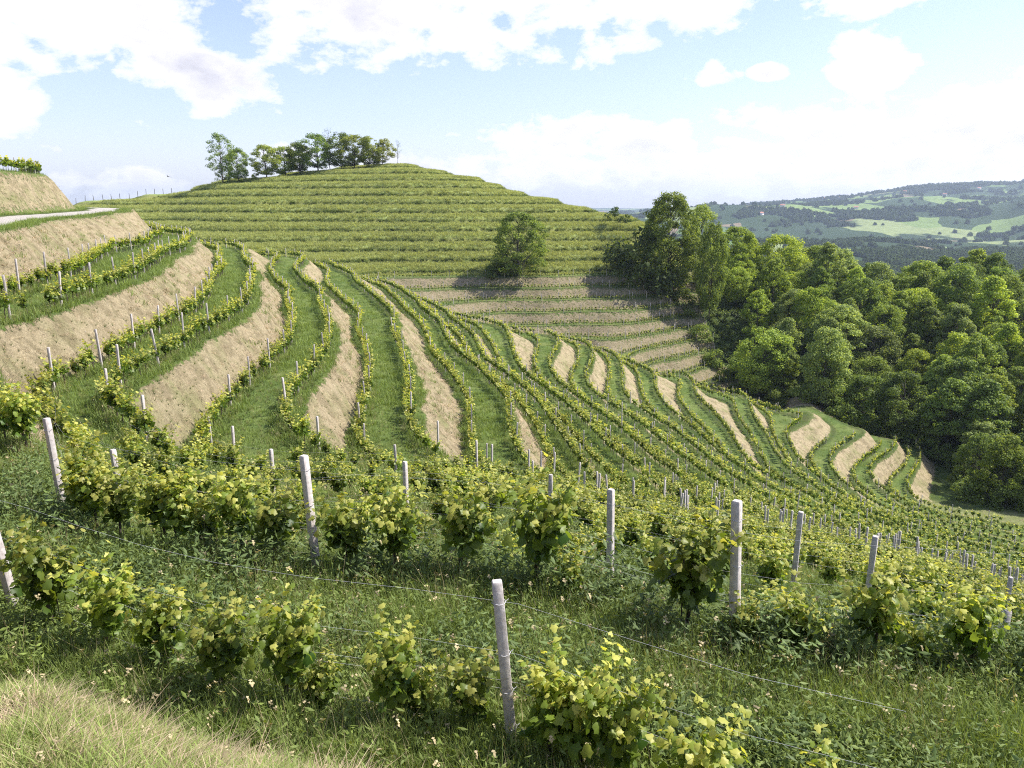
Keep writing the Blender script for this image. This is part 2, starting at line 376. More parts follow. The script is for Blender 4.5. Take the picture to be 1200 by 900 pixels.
# ------------------------------------------------------------------ plant materials
def leaf_mat(name, dark, light, trans=.35, rough=.5, tip=None, objcol=False, spec=.3):
    m, q = new_mat(name)
    oi = q.n('ShaderNodeObjectInfo'); t = q.attr('tint')
    c = q.mix(t, dark, light)
    if tip: c = q.mix(q.ramp(t, [(.70, 0.), (.97, 1.)]), c, tip)
    f = q.m('ADD', .72, q.m('MULTIPLY', oi.outputs['Random'], .56))
    c = q.mix(1.0, c, q.n('ShaderNodeCombineColor', {0: f, 1: f, 2: f}).outputs[0], 'MULTIPLY')
    if objcol: c = q.mix(1.0, c, oi.outputs['Color'], 'MULTIPLY')
    b = q.n('ShaderNodeBsdfPrincipled', {'Base Color': c, 'Roughness': rough, 'Specular IOR Level': spec})
    tr = q.n('ShaderNodeBsdfTranslucent', {'Color': q.mix(1.0, c, (1.35, 1.25, .55), 'MULTIPLY')})
    mx = q.n('ShaderNodeMixShader', {0: trans}); q.l.new(b.outputs[0], mx.inputs[1]); q.l.new(tr.outputs[0], mx.inputs[2])
    q.l.new(mx.outputs[0], q.n('ShaderNodeOutputMaterial').inputs[0]); return m
def plain_mat(name, a, b, scale=20, rough=.8, bump=.3, det=5, stretch=(1, 1, 1)):
    m, q = new_mat(name); tcn = q.n('ShaderNodeTexCoord').outputs['Object']
    v = q.n('ShaderNodeMapping', {'Vector': tcn, 'Scale': stretch}).outputs[0]
    nn = q.noise(v, scale, det, .65); c = q.mix(q.ramp(nn, [(.3, 0.), (.7, 1.)]), a, b)
    f = q.m('ADD', .85, q.m('MULTIPLY', q.n('ShaderNodeObjectInfo').outputs['Random'], .3))
    c = q.mix(1.0, c, q.n('ShaderNodeCombineColor', {0: f, 1: f, 2: f}).outputs[0], 'MULTIPLY')
    bp = q.n('ShaderNodeBump', {'Height': nn, 'Distance': .02, 'Strength': bump}).outputs[0]
    b = q.n('ShaderNodeBsdfPrincipled', {'Base Color': c, 'Roughness': rough, 'Normal': bp})
    q.l.new(b.outputs[0], q.n('ShaderNodeOutputMaterial').inputs[0]); return m
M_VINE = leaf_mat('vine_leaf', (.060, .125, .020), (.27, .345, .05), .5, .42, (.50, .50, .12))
M_GRASS = leaf_mat('grass_blade', (.09, .145, .03), (.31, .40, .10), .35, .6)
M_DRY = leaf_mat('dry_grass', (.22, .20, .09), (.50, .42, .25), .25, .8, spec=.1)
M_DRYG = leaf_mat('yellow_grass', (.16, .17, .05), (.38, .38, .15), .3, .7)
M_STRAW = leaf_mat('straw', (.26, .185, .11), (.60, .48, .33), .15, .85, spec=.1)
M_WEED = leaf_mat('weed_leaf', (.055, .095, .022), (.20, .26, .06), .3, .6)
M_DARKW = leaf_mat('dark_weed', (.045, .078, .022), (.15, .21, .06), .22, .6)
M_HILLG = leaf_mat('hill_grass', (.19, .24, .06), (.54, .56, .24), .35, .8, spec=.1)
M_TREE = leaf_mat('tree_leaf', (.075, .12, .022), (.34, .41, .08), .48, .55, objcol=True, spec=.2)
M_FARTREE = leaf_mat('far_tree_leaf', (.028, .050, .014), (.085, .12, .03), .15, .8, spec=.05)
M_BARK = plain_mat('bark', (.03, .025, .018), (.09, .075, .06), 9, stretch=(1, 1, .3))
M_VBARK = plain_mat('vine_bark', (.03, .022, .016), (.09, .068, .05), 40, stretch=(1, 1, .3))
M_CONC = plain_mat('concrete', (.34, .30, .275), (.58, .53, .49), 16, .85, .35, 8)
M_WIRE = plain_mat('steel_wire', (.35, .35, .36), (.55, .55, .55), 30, .35, 0)

# ------------------------------------------------------------------ mesh builders (numpy soups)
class Soup:
    def __init__(s): s.v = []; s.f = []; s.t = []; s.m = []; s.n = 0
    def add(s, v, f, tint, mi=0):
        """v (n,3) ; f list of arrays of index rows (all the same length) ; tint scalar or per vertex"""
        v = np.asarray(v, float); s.v.append(v); f = np.asarray(f); s.f.append(f + s.n); s.m.append(np.full(len(f), mi))
        s.t.append(np.broadcast_to(tint, (len(v),)).astype(float)); s.n += len(v)
    def build(s, name, mats, smooth=False):
        V = np.concatenate(s.v); T = np.concatenate(s.t)
        flat = np.concatenate([a.ravel() for a in s.f]); tot = np.concatenate([np.full(len(a), a.shape[1]) for a in s.f])
        o = link_mesh(name, V, flat, tot, None, smooth)
        a = o.data.attributes.new('tint', 'FLOAT', 'POINT'); a.data.foreach_set('value', T.astype(np.float32))
        mi = np.concatenate(s.m)
        for m in (mats if isinstance(mats, (list, tuple)) else [mats]): o.data.materials.append(m)
        o.data.polygons.foreach_set('material_index', mi.astype(np.int32))
        return o

def rot_frames(n, rng, up_bias=0., dirs=None):
    """random orthonormal frames (n,3,3): rows = leaf x, leaf y, normal"""
    nrm = rng.normal(size=(n, 3)); nrm[:, 2] = np.abs(nrm[:, 2]) + up_bias
    if dirs is not None: nrm = nrm * .7 + dirs
    nrm /= np.linalg.norm(nrm, axis=1, keepdims=True) + 1e-9
    a = rng.normal(size=(n, 3)); x = np.cross(a, nrm); x /= np.linalg.norm(x, axis=1, keepdims=True) + 1e-9
    y = np.cross(nrm, x); return np.stack([x, y, nrm], 1)

def place_many(tmpl, faces, pos, fr, size):
    """instances of a template -> vertices and faces"""
    n = len(pos); v = np.einsum('kj,njd->nkd', tmpl, fr) * size[:, None, None] + pos[:, None, :]
    f = faces[None] + (np.arange(n) * len(tmpl))[:, None, None]
    return v.reshape(-1, 3), f.reshape(-1, faces.shape[1])

# lobed vine leaf: fan about the petiole point, folded along the midrib
_la = np.radians([-90, -50, -28, 5, 28, 55, 90, 125, 152, 175, 208, 230])
_lr = np.array([.18, .50, .40, .56, .42, .52, .66, .52, .42, .56, .40, .50])
VL = np.stack([np.cos(_la) * _lr, np.sin(_la) * _lr, -.10 * np.abs(np.cos(_la)) * 1.2 - .10 * (np.sin(_la) > .8)], 1)
VL = np.concatenate([[[0, .02, .03]], VL]); VLF = np.array([[0, i, i % 12 + 1] for i in range(1, 13)])
VL2 = np.array([[0, -.45, 0], [.5, 0, -.12], [0, .55, -.06], [-.5, 0, -.12]]); VL2F = np.array([[0, 1, 2, 3]])
TL = np.array([[0, -.5, 0], [.34, 0, -.10], [0, .5, 0], [-.34, 0, -.10]]); TLF = np.array([[0, 1, 2], [0, 2, 3]])

def tube(soup, pts, rad, seg=5, tint=.5, mi=0, cap=True):
    pts = np.asarray(pts, float); n = len(pts); rad = np.broadcast_to(rad, (n,))
    d = np.gradient(pts, axis=0); d /= np.linalg.norm(d, axis=1, keepdims=True) + 1e-9
    ref = np.where(np.abs(d[:, 2:3]) > .9, [[1., 0, 0]], [[0, 0, 1.]])
    a = np.cross(d, ref); a /= np.linalg.norm(a, axis=1, keepdims=True) + 1e-9; b = np.cross(d, a)
    th = np.arange(seg) * 2 * math.pi / seg
    v = pts[:, None] + (a[:, None] * np.cos(th)[None, :, None] + b[:, None] * np.sin(th)[None, :, None]) * rad[:, None, None]
    f = [[i * seg + j, i * seg + (j + 1) % seg, (i + 1) * seg + (j + 1) % seg, (i + 1) * seg + j] for i in range(n - 1) for j in range(seg)]
    soup.add(v.reshape(-1, 3), np.array(f), tint, mi)

def hidden_collection(name, objs):
    c = bpy.data.collections.new(name)
    for i, o in enumerate(objs): o.name = '%s_%02d' % (name, i); c.objects.link(o)
    return c

# ---- grapevine: crooked stem, a few shoots, lobed leaves. Row direction = local x
def make_vine(seed, lod):
    rng = np.random.default_rng(seed); tr = Soup(); fo = Soup()
    hh = rng.uniform(.55, .68)
    z = np.linspace(-.1, hh, 6); cx_ = np.cumsum(rng.normal(0, .018, 6)); cy_ = np.cumsum(rng.normal(0, .014, 6))
    tube(tr, np.stack([cx_, cy_, z], 1), np.linspace(.026, .02, 6), 6 if lod == 0 else 4)
    if lod == 0:   # thin stake beside the stem
        tube(tr, [[.03, .01, -.1], [.035, .0, .9]], .007, 4)
    head = np.array([cx_[-1], cy_[-1], hh])
    ns = {0: 13, 1: 10, 2: 6}[lod]; LV, LP, LS, LT = [], [], [], []
    for i in range(ns):
        side = rng.uniform(-1, 1); L = rng.uniform(.42, .92)
        st = head + np.array([side * rng.uniform(.03, .24), rng.normal(0, .03), rng.uniform(-.08, .05)])
        if lod < 2: tube(fo, [head, (head + st) / 2 + [0, 0, .02], st], [.016, .012, .009], 4, .1, 1)
        k = 7; d = np.array([side * .22 + rng.normal(0, .15), rng.normal(0, .28), 1.0]); P = [st]
        for j in range(k):
            d = d + rng.normal(0, .13, 3); d[2] -= .02 * j; d /= np.linalg.norm(d); P.append(P[-1] + d * L / k)
        P = np.array(P)
        if lod < 2: tube(fo, P, np.linspace(.006, .003, k + 1), 3, .6, 1 if lod else 0)
        nl = {0: 28, 1: 13, 2: 6}[lod]
        for j in range(nl):
            u = (j + rng.uniform(0, 1)) / nl; p = P[0] + 0; q = u * k; a = int(q); p = P[a] * (1 - (q - a)) + P[min(a + 1, k)] * (q - a)
            p = p + rng.normal(0, .07, 3) * np.array([1, 1.1, .8]) * (1.15 - .5 * u)
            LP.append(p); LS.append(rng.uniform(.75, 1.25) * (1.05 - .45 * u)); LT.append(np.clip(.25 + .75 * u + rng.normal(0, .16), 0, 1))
    LP = np.array(LP); LS = np.array(LS); LT = np.array(LT)
    cen = head + [0, 0, .32]; out = LP - cen; out /= np.linalg.norm(out, axis=1, keepdims=True) + 1e-6
    fr = rot_frames(len(LP), rng, .3, out * .55 + [0, 0, .35])
    if lod == 0: v, f = place_many(VL, VLF, LP, fr, LS * .122); rep = len(VL)
    else: v, f = place_many(VL2, VL2F, LP, fr, LS * {1: .19, 2: .30}[lod]); rep = 4
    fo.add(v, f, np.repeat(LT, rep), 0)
    return tr.build('trunk', M_VBARK, True), fo.build('foliage', [M_VINE, M_VBARK])

# ---- tufts
def make_tuft(seed, n, h, spread, width, mat, lean=.5, seg=3, flat=0., tint=(0, 1), heads=0):
    rng = np.random.default_rng(seed); s = Soup()
    for i in range(n):
        a = rng.uniform(0, 6.283); rr = spread * math.sqrt(rng.uniform()); base = np.array([rr * math.cos(a), rr * math.sin(a), -.04])
        L = h * rng.uniform(.5, 1.15); b = rng.uniform(0, 6.283); ln = lean * rng.uniform(.2, 1.3)
        t = np.linspace(0, 1, seg + 1); dirx = np.array([math.cos(b), math.sin(b), 0]); sidev = np.array([-math.sin(b), math.cos(b), 0])
        c_ = base + np.outer(L * ln * t ** 1.7 + L * flat * t, dirx) + np.outer(L * (t - .35 * ln * t ** 2.4) * (1 - flat * .85), [0, 0, 1.])
        w = width * (1 - t ** 1.6) * rng.uniform(.7, 1.2) + width * .04
        v = np.concatenate([c_ - sidev * w[:, None] / 2, c_ + sidev * w[:, None] / 2]); m = seg + 1
        f = [[j, m + j, m + j + 1, j + 1] for j in range(seg)]
        s.add(v, f, np.clip(rng.uniform(*tint) * .7 + .3 * np.concatenate([t, t]), 0, 1))
        if i < heads:
            p = c_[-1]; fr = rot_frames(5, rng); v, f = place_many(TL, TLF, p + rng.normal(0, .015, (5, 3)) + [0, 0, .02], fr, np.full(5, .035)); s.add(v, f, 1.0)
    return s.build('tuft', mat)
def make_weed(seed, n, h, w, size, mat):
    rng = np.random.default_rng(seed); s = Soup(); P = []
    for i in range(n):
        a = rng.uniform(0, 6.283); d = np.array([math.cos(a) * w, math.sin(a) * w, h]) * rng.uniform(.3, 1); m = 7
        for j in range(m): P.append(d * (j + 1) / m * [1, 1, 1] + rng.normal(0, size * .7, 3) * [1, 1, .6])
    P = np.array(P); P[:, 2] = np.abs(P[:, 2]); v, f = place_many(TL * [.8, 1.7, 1], TLF, P, rot_frames(len(P), rng, .6), size * rng.uniform(.6, 1.4, len(P)))
    s.add(v, f, np.repeat(np.clip(P[:, 2] / h * .6 + rng.uniform(0, .4, len(P)), 0, 1), 4)); return s.build('weed', mat)

# ---- trees
def make_tree(seed, H_=17., W_=11., bole=.25, clusters=60, per=170, leaf=.42, cl=1.5, thin=0., trunk_r=.26, crown_pow=.8, gap=0., low=0.):
    """local z=0 at the base; returns (trunk, crown)"""
    rng = np.random.default_rng(seed); tr = Soup(); cr = Soup()
    top = H_ * .86; tx = np.cumsum(rng.normal(0, .16, 8)); ty = np.cumsum(rng.normal(0, .16, 8)); tz = np.linspace(-1.0, top, 8)
    T = np.stack([tx, ty, tz], 1); tube(tr, T, trunk_r * (1 - .82 * np.linspace(0, 1, 8)), 8)
    P, Nn, Tn = [], [], []
    lop = rng.uniform(.7, 1.25, 8)
    for i in range(clusters):
        u = (i + rng.uniform()) / clusters; zz = H_ * (bole + (1 - bole) * u) * .985
        v_ = min(.999, max(0., (zz / H_ - bole) / (1 - bole)))
        prof = (max(1e-3, (1 - (2 * v_ - .85) ** 2 / 1.45 ** 2)) ** crown_pow if v_ > .42 else (low + (1 - low) * (v_ / .42) ** .6))
        prof = min(1, prof) * (1 if v_ < .8 else math.sqrt(max(.02, (1 - v_) / .2)) * .8 + .2)
        a = rng.uniform(0, 6.283); lb = lop[int(a / 6.284 * 8)]
        rr = W_ / 2 * prof * lb * (rng.uniform(.45, 1.0) ** .5)
        q = T[min(7, int((zz / top) * 7))] * [1, 1, 0]
        c_ = np.array([q[0] + rr * math.cos(a), q[1] + rr * math.sin(a), zz])
        # limb from the trunk
        z0 = max(H_ * bole * .8, zz - rr * .8 - H_ * .07); b0 = np.array([np.interp(z0, tz, tx), np.interp(z0, tz, ty), z0])
        if i % 2 == 0 or thin: tube(tr, [b0, (b0 + c_) / 2 + [0, 0, -.25], c_], [trunk_r * .26, trunk_r * .13, .02], 4)
        rad = cl * rng.uniform(.65, 1.35)
        n = int(per * rng.uniform(.6, 1.3) * (rad / cl) ** 2)
        d = rng.normal(size=(n, 3)); d /= np.linalg.norm(d, axis=1, keepdims=True)
        r_ = rad * rng.uniform(.35, 1.12, n) ** .7
        p = c_ + d * r_[:, None] * [1, 1, .62]
        p[:, 2] -= .25 * (np.hypot(d[:, 0], d[:, 1]) * r_) ** 1.0 * .35
        tn = np.clip(rng.normal(.5, .22, n) + rng.normal(0, .12), 0, 1)
        P.append(p); Nn.append(d * .8 + [0, 0, .25]); Tn.append(tn)
    P = np.concatenate(P); Nn = np.concatenate(Nn); Tn = np.concatenate(Tn)
    v, f = place_many(TL * [1.35, 1, 1.3], TLF, P, rot_frames(len(P), rng, .2, Nn), leaf * rng.uniform(.6, 1.35, len(P)))
    cr.add(v, f, np.repeat(Tn, 4))
    return tr.build('trunk', M_BARK, True), cr.build('crown', M_TREE)

# ------------------------------------------------------------------ scatter as ONE object through geometry nodes (for what nobody could count)
def scatter(name, coll, pos, rotz, scale, idx, tilt=None):
    me = bpy.data.meshes.new(name); n = len(pos); me.vertices.add(n); me.vertices.foreach_set('co', np.asarray(pos, np.float32).ravel())
    rv = np.zeros((n, 3), np.float32); rv[:, 2] = rotz
    if tilt is not None: rv[:, 0] = tilt[:, 0]; rv[:, 1] = tilt[:, 1]
    a = me.attributes.new('rv', 'FLOAT_VECTOR', 'POINT'); a.data.foreach_set('vector', rv.ravel())
    sv = np.asarray(scale, np.float32); sv = np.repeat(sv[:, None], 3, 1) if sv.ndim == 1 else sv
    a = me.attributes.new('sv', 'FLOAT_VECTOR', 'POINT'); a.data.foreach_set('vector', sv.astype(np.float32).ravel())
    a = me.attributes.new('ix', 'INT', 'POINT'); a.data.foreach_set('value', np.asarray(idx, np.int32))
    o = bpy.data.objects.new(name, me); COL.objects.link(o); o['kind'] = 'stuff'
    t = bpy.data.node_groups.new('scatter_' + name, 'GeometryNodeTree')
    t.interface.new_socket('Geometry', in_out='INPUT', socket_type='NodeSocketGeometry')
    t.interface.new_socket('Geometry', in_out='OUTPUT', socket_type='NodeSocketGeometry')
    nd = t.nodes; gi = nd.new('NodeGroupInput'); go = nd.new('NodeGroupOutput'); ip = nd.new('GeometryNodeInstanceOnPoints')
    ci = nd.new('GeometryNodeCollectionInfo'); ci.inputs[0].default_value = coll; ci.inputs[1].default_value = True; ci.inputs[2].default_value = True
    def na_(nm, ty):
        x = nd.new('GeometryNodeInputNamedAttribute'); x.data_type = ty; x.inputs[0].default_value = nm; return x.outputs[0]
    L = t.links; L.new(gi.outputs[0], ip.inputs['Points']); L.new(ci.outputs[0], ip.inputs['Instance']); ip.inputs['Pick Instance'].default_value = True
    L.new(na_('ix', 'INT'), ip.inputs['Instance Index']); e2r = nd.new('FunctionNodeEulerToRotation'); L.new(na_('rv', 'FLOAT_VECTOR'), e2r.inputs[0]); L.new(e2r.outputs[0], ip.inputs['Rotation'])
    L.new(na_('sv', 'FLOAT_VECTOR'), ip.inputs['Scale']); L.new(ip.outputs[0], go.inputs[0])
    md = o.modifiers.new('scatter', 'NODES'); md.node_group = t
    return o
# ------------------------------------------------------------------ vine rows follow the contour lines of the slope
cz = np.radians(np.arange(-39, 39.01, .3)); cr_ = np.exp(np.arange(math.log(4.5), math.log(300), .011))
CA, CR = np.meshgrid(cz, cr_); QX, QY = np.sin(CA) * CR, np.cos(CA) * CR; QS = S_full(QX, QY)
def contour(level):
    """marching squares on the polar grid -> list of polylines (n,2)"""
    F = QS - level; pts = {}; segs = {}
    def ek(i, j, o):   # o 0: edge to j+1 ; 1: edge to i+1
        key = (i, j, o)
        if key not in pts:
            a = F[i, j]; b = F[i, j + 1] if o == 0 else F[i + 1, j]; t = a / (a - b)
            i2, j2 = (i, j + 1) if o == 0 else (i + 1, j)
            pts[key] = (QX[i, j] * (1 - t) + QX[i2, j2] * t, QY[i, j] * (1 - t) + QY[i2, j2] * t)
        return key
    pos_ = F > 0; cell = (pos_[:-1, :-1].astype(int) + pos_[:-1, 1:] + pos_[1:, 1:] + pos_[1:, :-1]); I, J = np.nonzero((cell > 0) & (cell < 4))
    for i, j in zip(I, J):
        c_ = [pos_[i, j], pos_[i, j + 1], pos_[i + 1, j + 1], pos_[i + 1, j]]; e = []
        if c_[0] != c_[1]: e.append(ek(i, j, 0))
        if c_[1] != c_[2]: e.append(ek(i, j + 1, 1))
        if c_[2] != c_[3]: e.append(ek(i + 1, j, 0))
        if c_[3] != c_[0]: e.append(ek(i, j, 1))
        for q in range(0, len(e) - 1, 2):
            segs.setdefault(e[q], []).append(e[q + 1]); segs.setdefault(e[q + 1], []).append(e[q])
    used = set(); out = []
    def walk(s):
        line = [s]; used.add(s); cur = s
        while True:
            nx_ = [k for k in segs[cur] if k not in used]
            if not nx_: return line
            cur = nx_[0]; used.add(cur); line.append(cur)
    for s in [k for k in segs if len(segs[k]) == 1] + list(segs):
        if s in used: continue
        l = walk(s)
        if len(l) > 6: out.append(np.array([pts[k] for k in l]))
    return out
def resample(P, step, jit, rng, off=0.):
    d = np.hypot(*np.diff(P, axis=0).T); s = np.concatenate([[0], np.cumsum(d)])
    if s[-1] < step * 2: return np.zeros((0, 2)), np.zeros(0)
    t = np.arange(off, s[-1], step); t = np.clip(t + rng.uniform(-jit, jit, len(t)), 0, s[-1])
    q = np.stack([np.interp(t, s, P[:, 0]), np.interp(t, s, P[:, 1])], 1)
    g_ = np.stack([np.interp(t + .4, s, P[:, 0]) - np.interp(t - .4, s, P[:, 0]), np.interp(t + .4, s, P[:, 1]) - np.interp(t - .4, s, P[:, 1])], 1)
    return q, np.arctan2(g_[:, 1], g_[:, 0])

ROWS = []      # (order, S level, only on the near slope)
for k in range(1, 18):
    ro = ROWO if k <= 4 else .21; ROWS += [(S_k(k) + ro * D, 0), (S_k(k) - ro * D, 0), (S_k(k) - .5 * D, 1)] + ([(S_k(k), 1)] if k > 1 else [])
ROWS.sort(key=lambda q: -q[0])
ROWS += [(S_k(-1) - .26 * D, 2)]
rng = np.random.default_rng(5)
V = []; PST = []; ROWLINES = {}
for ri, (lev, mode) in enumerate(ROWS):
    for P in contour(lev):
        if P[0][0] / max(P[0][1], .1) > P[-1][0] / max(P[-1][1], .1): P = P[::-1]
        if mode != 2: ROWLINES.setdefault(ri, []).append(P)
        q, a = resample(P, .98, .15, rng, .3); pq, pa = resample(P, 5.4, .25, rng, rng.uniform(0, 4))
        for (X, A, out, isp) in ((q, a, V, 0), (pq, pa, PST, 1)):
            if not len(X): continue
            x, y = X.T; z, s, ris, zone, fm = surface(x, y); r = np.hypot(x, y)
            ok = (zone == 0) & (r < 275) & (y > 2)
            if mode == 1: ok &= (fm > .55) & (r < 75)
            if mode == 2: ok &= (y > 60) & (r < 170)
            ok &= ~((s > -18.2) & (y > 200))
            far = (y > 196)
            ok &= ~(in_poly(x, y, [(63, 150), (88, 165), (80, 200), (60, 210)]))
            if mode == 0: ok &= ~((s > -4.0) & (r < 250) & (y < 2))
            for i in np.nonzero(ok)[0]: out.append((x[i], y[i], z[i], A[i], r[i], ri, fm[i], float(far[i])))
V = np.array(V); PST = np.array(PST); print('vines', len(V), 'posts', len(PST))

def tag(o, label=None, cat=None, group=None, kind=None):
    if label: o['label'] = label
    if cat: o['category'] = cat
    if group: o['group'] = group
    if kind: o['kind'] = kind
    return o
ONES = ['', 'first', 'second', 'third', 'fourth', 'fifth', 'sixth', 'seventh', 'eighth', 'ninth', 'tenth', 'eleventh', 'twelfth', 'thirteenth', 'fourteenth',
        'fifteenth', 'sixteenth', 'seventeenth', 'eighteenth', 'nineteenth']
TENS = {2: 'twent', 3: 'thirt', 4: 'fort', 5: 'fift', 6: 'sixt', 7: 'sevent', 8: 'eight', 9: 'ninet'}
def ordi(n):
    if n < 20: return ONES[n]
    if n >= 100: return 'hundred-and-' + ordi(n - 100) if n > 100 else 'hundredth'
    t, u = divmod(n, 10); return TENS[t] + ('ieth' if u == 0 else 'y-' + ONES[u])
def infr(x, y, z, m=15):
    px, py = project(x, y, z); return (px > -m) & (px < 1200 + m) & (py < 900 + m) & (y > 1)

# near vines in the first two rows stand where the picture shows them
def on_row(ri, pxs):
    best_ = None
    for P in ROWLINES[ri]:
        x, y = P.T; z = H(x, y); px, _ = project(x, y, z); m = (np.hypot(x, y) < 30) & (y > 1.5)
        if m.sum() > 5 and (best_ is None or m.sum() > best_[3].sum()): best_ = (x, y, px, m)
    x, y, px, m = best_; x, y, px = x[m], y[m], px[m]; o = np.argsort(px)
    return np.interp(pxs, px[o], x[o]), np.interp(pxs, px[o], y[o])
ROW1 = [(-40, .7), (72, .9), (128, .85), (190, .8), (262, .78), (338, .85), (372, .55), (462, .8), (500, .5), (552, .72), (648, .8), (675, .9), (715, .8), (820, .85), (965, .7), (1090, .7)]
ROW2 = [(-30, 1), (0, 1.0), (26, 1.0), (106, 1.0), (118, 1.05), (150, 1), (190, 1.1), (215, 1.), (240, .9), (282, 1.05), (322, 1.05), (412, 1.05), (470, 1.1), (540, 1.1), (628, 1.3), (672, .6), (800, 1.3), (862, .6), (928, .8), (1018, .92), (1075, .55), (1128, .92), (1240, .8), (1320, 1)]
NEARV = []
near_cut = (V[:, 5] <= 1) & (V[:, 4] < 18) & (V[:, 0] > -11.5)
V = V[~near_cut]
for ri, L in ((0, ROW1), (1, ROW2)):
    X, Y = on_row(ri, [p for p, _ in L]); Z = H(X, Y)
    for i, (p, s_) in enumerate(L):
        V = np.concatenate([V, [[X[i], Y[i], Z[i], math.atan2(-.4, 1), math.hypot(X[i], Y[i]), ri, 0, 0]]]); NEARV.append((len(V) - 1, s_))
VS = np.where(V[:, 7] > .5, RNG.uniform(.7, .95, len(V)), RNG.uniform(.85, 1.12, len(V)) * np.interp(V[:, 4], [40, 90], [1, 1.22]))
VS = np.where(V[:, 5] == len(ROWS) - 1, VS * 1.25, VS)
VS = np.where((V[:, 6] > .5) & (V[:, 4] < 60), RNG.uniform(.72, 1.0, len(V)), VS)
for i, s_ in NEARV: VS[i] = s_ * (1.08 if V[i, 5] == 0 else .98)
# young or missing plants leave gaps
keep = RNG.uniform(size=len(V)) > np.where(V[:, 4] < 16, 0, .06); keep[[i for i, _ in NEARV]] = True
_vpx, _ = project(V[:, 0], V[:, 1], V[:, 2] + .8); _nv = np.zeros(len(V), bool); _nv[[i for i, _ in NEARV]] = True
for _ppx, _py in ((950, 13.9), (1058, 12.6), (1180, 9.3), (715, 11.35), (362, 10), (65, 12), (475, 22), (272, 25)):   # the rows leave room at the posts
    keep &= ~((np.abs(_vpx - _ppx) < 18) & (V[:, 1] < _py + .3) & (V[:, 1] > _py - 5) & ~_nv)
V, VS = V[keep], VS[keep]

vis = infr(V[:, 0], V[:, 1], V[:, 2] + 1); order = np.argsort(np.where(vis, V[:, 4] / VS, 1e9)); NV = 296
ind = set(order[:NV].tolist())
RN = sorted(set(V[list(ind), 5].astype(int)))
cnt = {}; lab = {}
for ri in RN:
    m = [i for i in ind if int(V[i, 5]) == ri]; px, _ = project(V[m, 0], V[m, 1], V[m, 2])
    for n_, j in enumerate(np.argsort(-px)): lab[m[j]] = n_ + 1
near0 = [make_vine(100 + i, 0) for i in range(6)]
near1 = [make_vine(200 + i, 1) for i in range(5)]
for i in sorted(ind, key=lambda i: V[i, 4]):
    x, y, z, a, r, ri = V[i, :6]; src = near0[int(RNG.integers(6))] if r < 26 else near1[int(RNG.integers(5))]
    root = bpy.data.objects.new('grapevine', None); COL.objects.link(root); root.location = (x, y, z); root.rotation_euler = (0, 0, a + RNG.choice([0, math.pi]) + RNG.normal(0, .1))
    s_ = VS[i]; root.scale = (s_ * RNG.uniform(.84, 1.0), s_, s_ * RNG.uniform(1.0, 1.2)); root.empty_display_size = .2
    size = 'small' if s_ < .82 else 'bushy' if s_ > 1.05 else 'leafy'
    tag(root, '%s grapevine, %s from the right in the %s vine row up the picture' % (size, ordi(lab[i]), ordi(RN.index(int(ri)) + 1)), 'grapevine', 'grapevines in the near rows')
    for k, src_o in zip(('trunk', 'foliage'), src):
        c_ = src_o.copy(); c_.name = k; COL.objects.link(c_); c_.parent = root
rest = np.array([i for i in range(len(V)) if i not in ind])
def joined(tr_fo):      # trunk and foliage as one mesh for the scatter
    out = []
    for tr, fo in tr_fo:
        tr = tr.copy(); tr.data = tr.data.copy(); fo = fo.copy(); out.append((tr, fo))
    return out
def merge(name, objs):
    import bmesh
    bm = bmesh.new(); mats = []
    for o in objs:
        off = len(mats); mats += list(o.data.materials); k0 = len(bm.faces); bm.from_mesh(o.data); bm.faces.ensure_lookup_table()
        for f in bm.faces[k0:]: f.material_index += off
    me = bpy.data.meshes.new(name); bm.to_mesh(me); bm.free()
    for m in mats: me.materials.append(m)
    return bpy.data.objects.new(name, me)
lodc = hidden_collection('vine_kinds', [merge('v', p) for p in near1] + [merge('v', make_vine(300 + i, 2)) for i in range(5)])
rr_ = V[rest, 4]; ix = np.where(rr_ < 85, RNG.integers(0, 5, len(rest)), RNG.integers(5, 10, len(rest)))
tag(scatter('far_grapevines', lodc, V[rest, :3], V[rest, 3] + RNG.normal(0, .1, len(rest)), VS[rest], ix),
    'green grapevines in rows along the farther terraces, too many to count', 'vines')

# ------------------------------------------------------------------ posts
def make_post(seed):
    rng = np.random.default_rng(seed); s = Soup(); hw = .046
    zs = np.linspace(-.35, 1.8, 9); ring = []
    for j, zz in enumerate(zs):
        w_ = hw * (1.0 - .06 * j / 8) + rng.normal(0, .0012); c_ = w_ * .90
        ring.append([(w_, -c_), (w_, c_), (c_, w_), (-c_, w_), (-w_, c_), (-w_, -c_), (-c_, -w_), (c_, -w_)])
    v = np.array([[x, y, zs[j]] for j in range(9) for x, y in ring[j]]); w2 = hw * .72; v = np.concatenate([v, [[q[0] * .8, q[1] * .8, 1.815] for q in ring[8]]])
    f = [[j * 8 + i, j * 8 + (i + 1) % 8, (j + 1) * 8 + (i + 1) % 8, (j + 1) * 8 + i] for j in range(9) for i in range(8)]
    s.add(v, np.array(f), .5); s.add(v[-8:], np.array([[0, 1, 2, 3, 4, 5, 6, 7]]), .5)
    return s.build('vineyard_post', M_CONC)
def make_clips(seed):
    s = Soup()
    for zz in (.42, .78, 1.14, 1.62):
        a = np.linspace(0, 2 * math.pi, 9); tube(s, np.stack([np.cos(a) * .058, np.sin(a) * .058, zz + .006 * np.sin(a * 2)], 1), .0035, 3)
        tube(s, [[.056, .0, zz], [.085, .01, zz + .015]], .0035, 3)
    return s.build('wire_clip', M_WIRE)
POSTM = [make_post(i) for i in range(4)]; CLIP = make_clips(1)
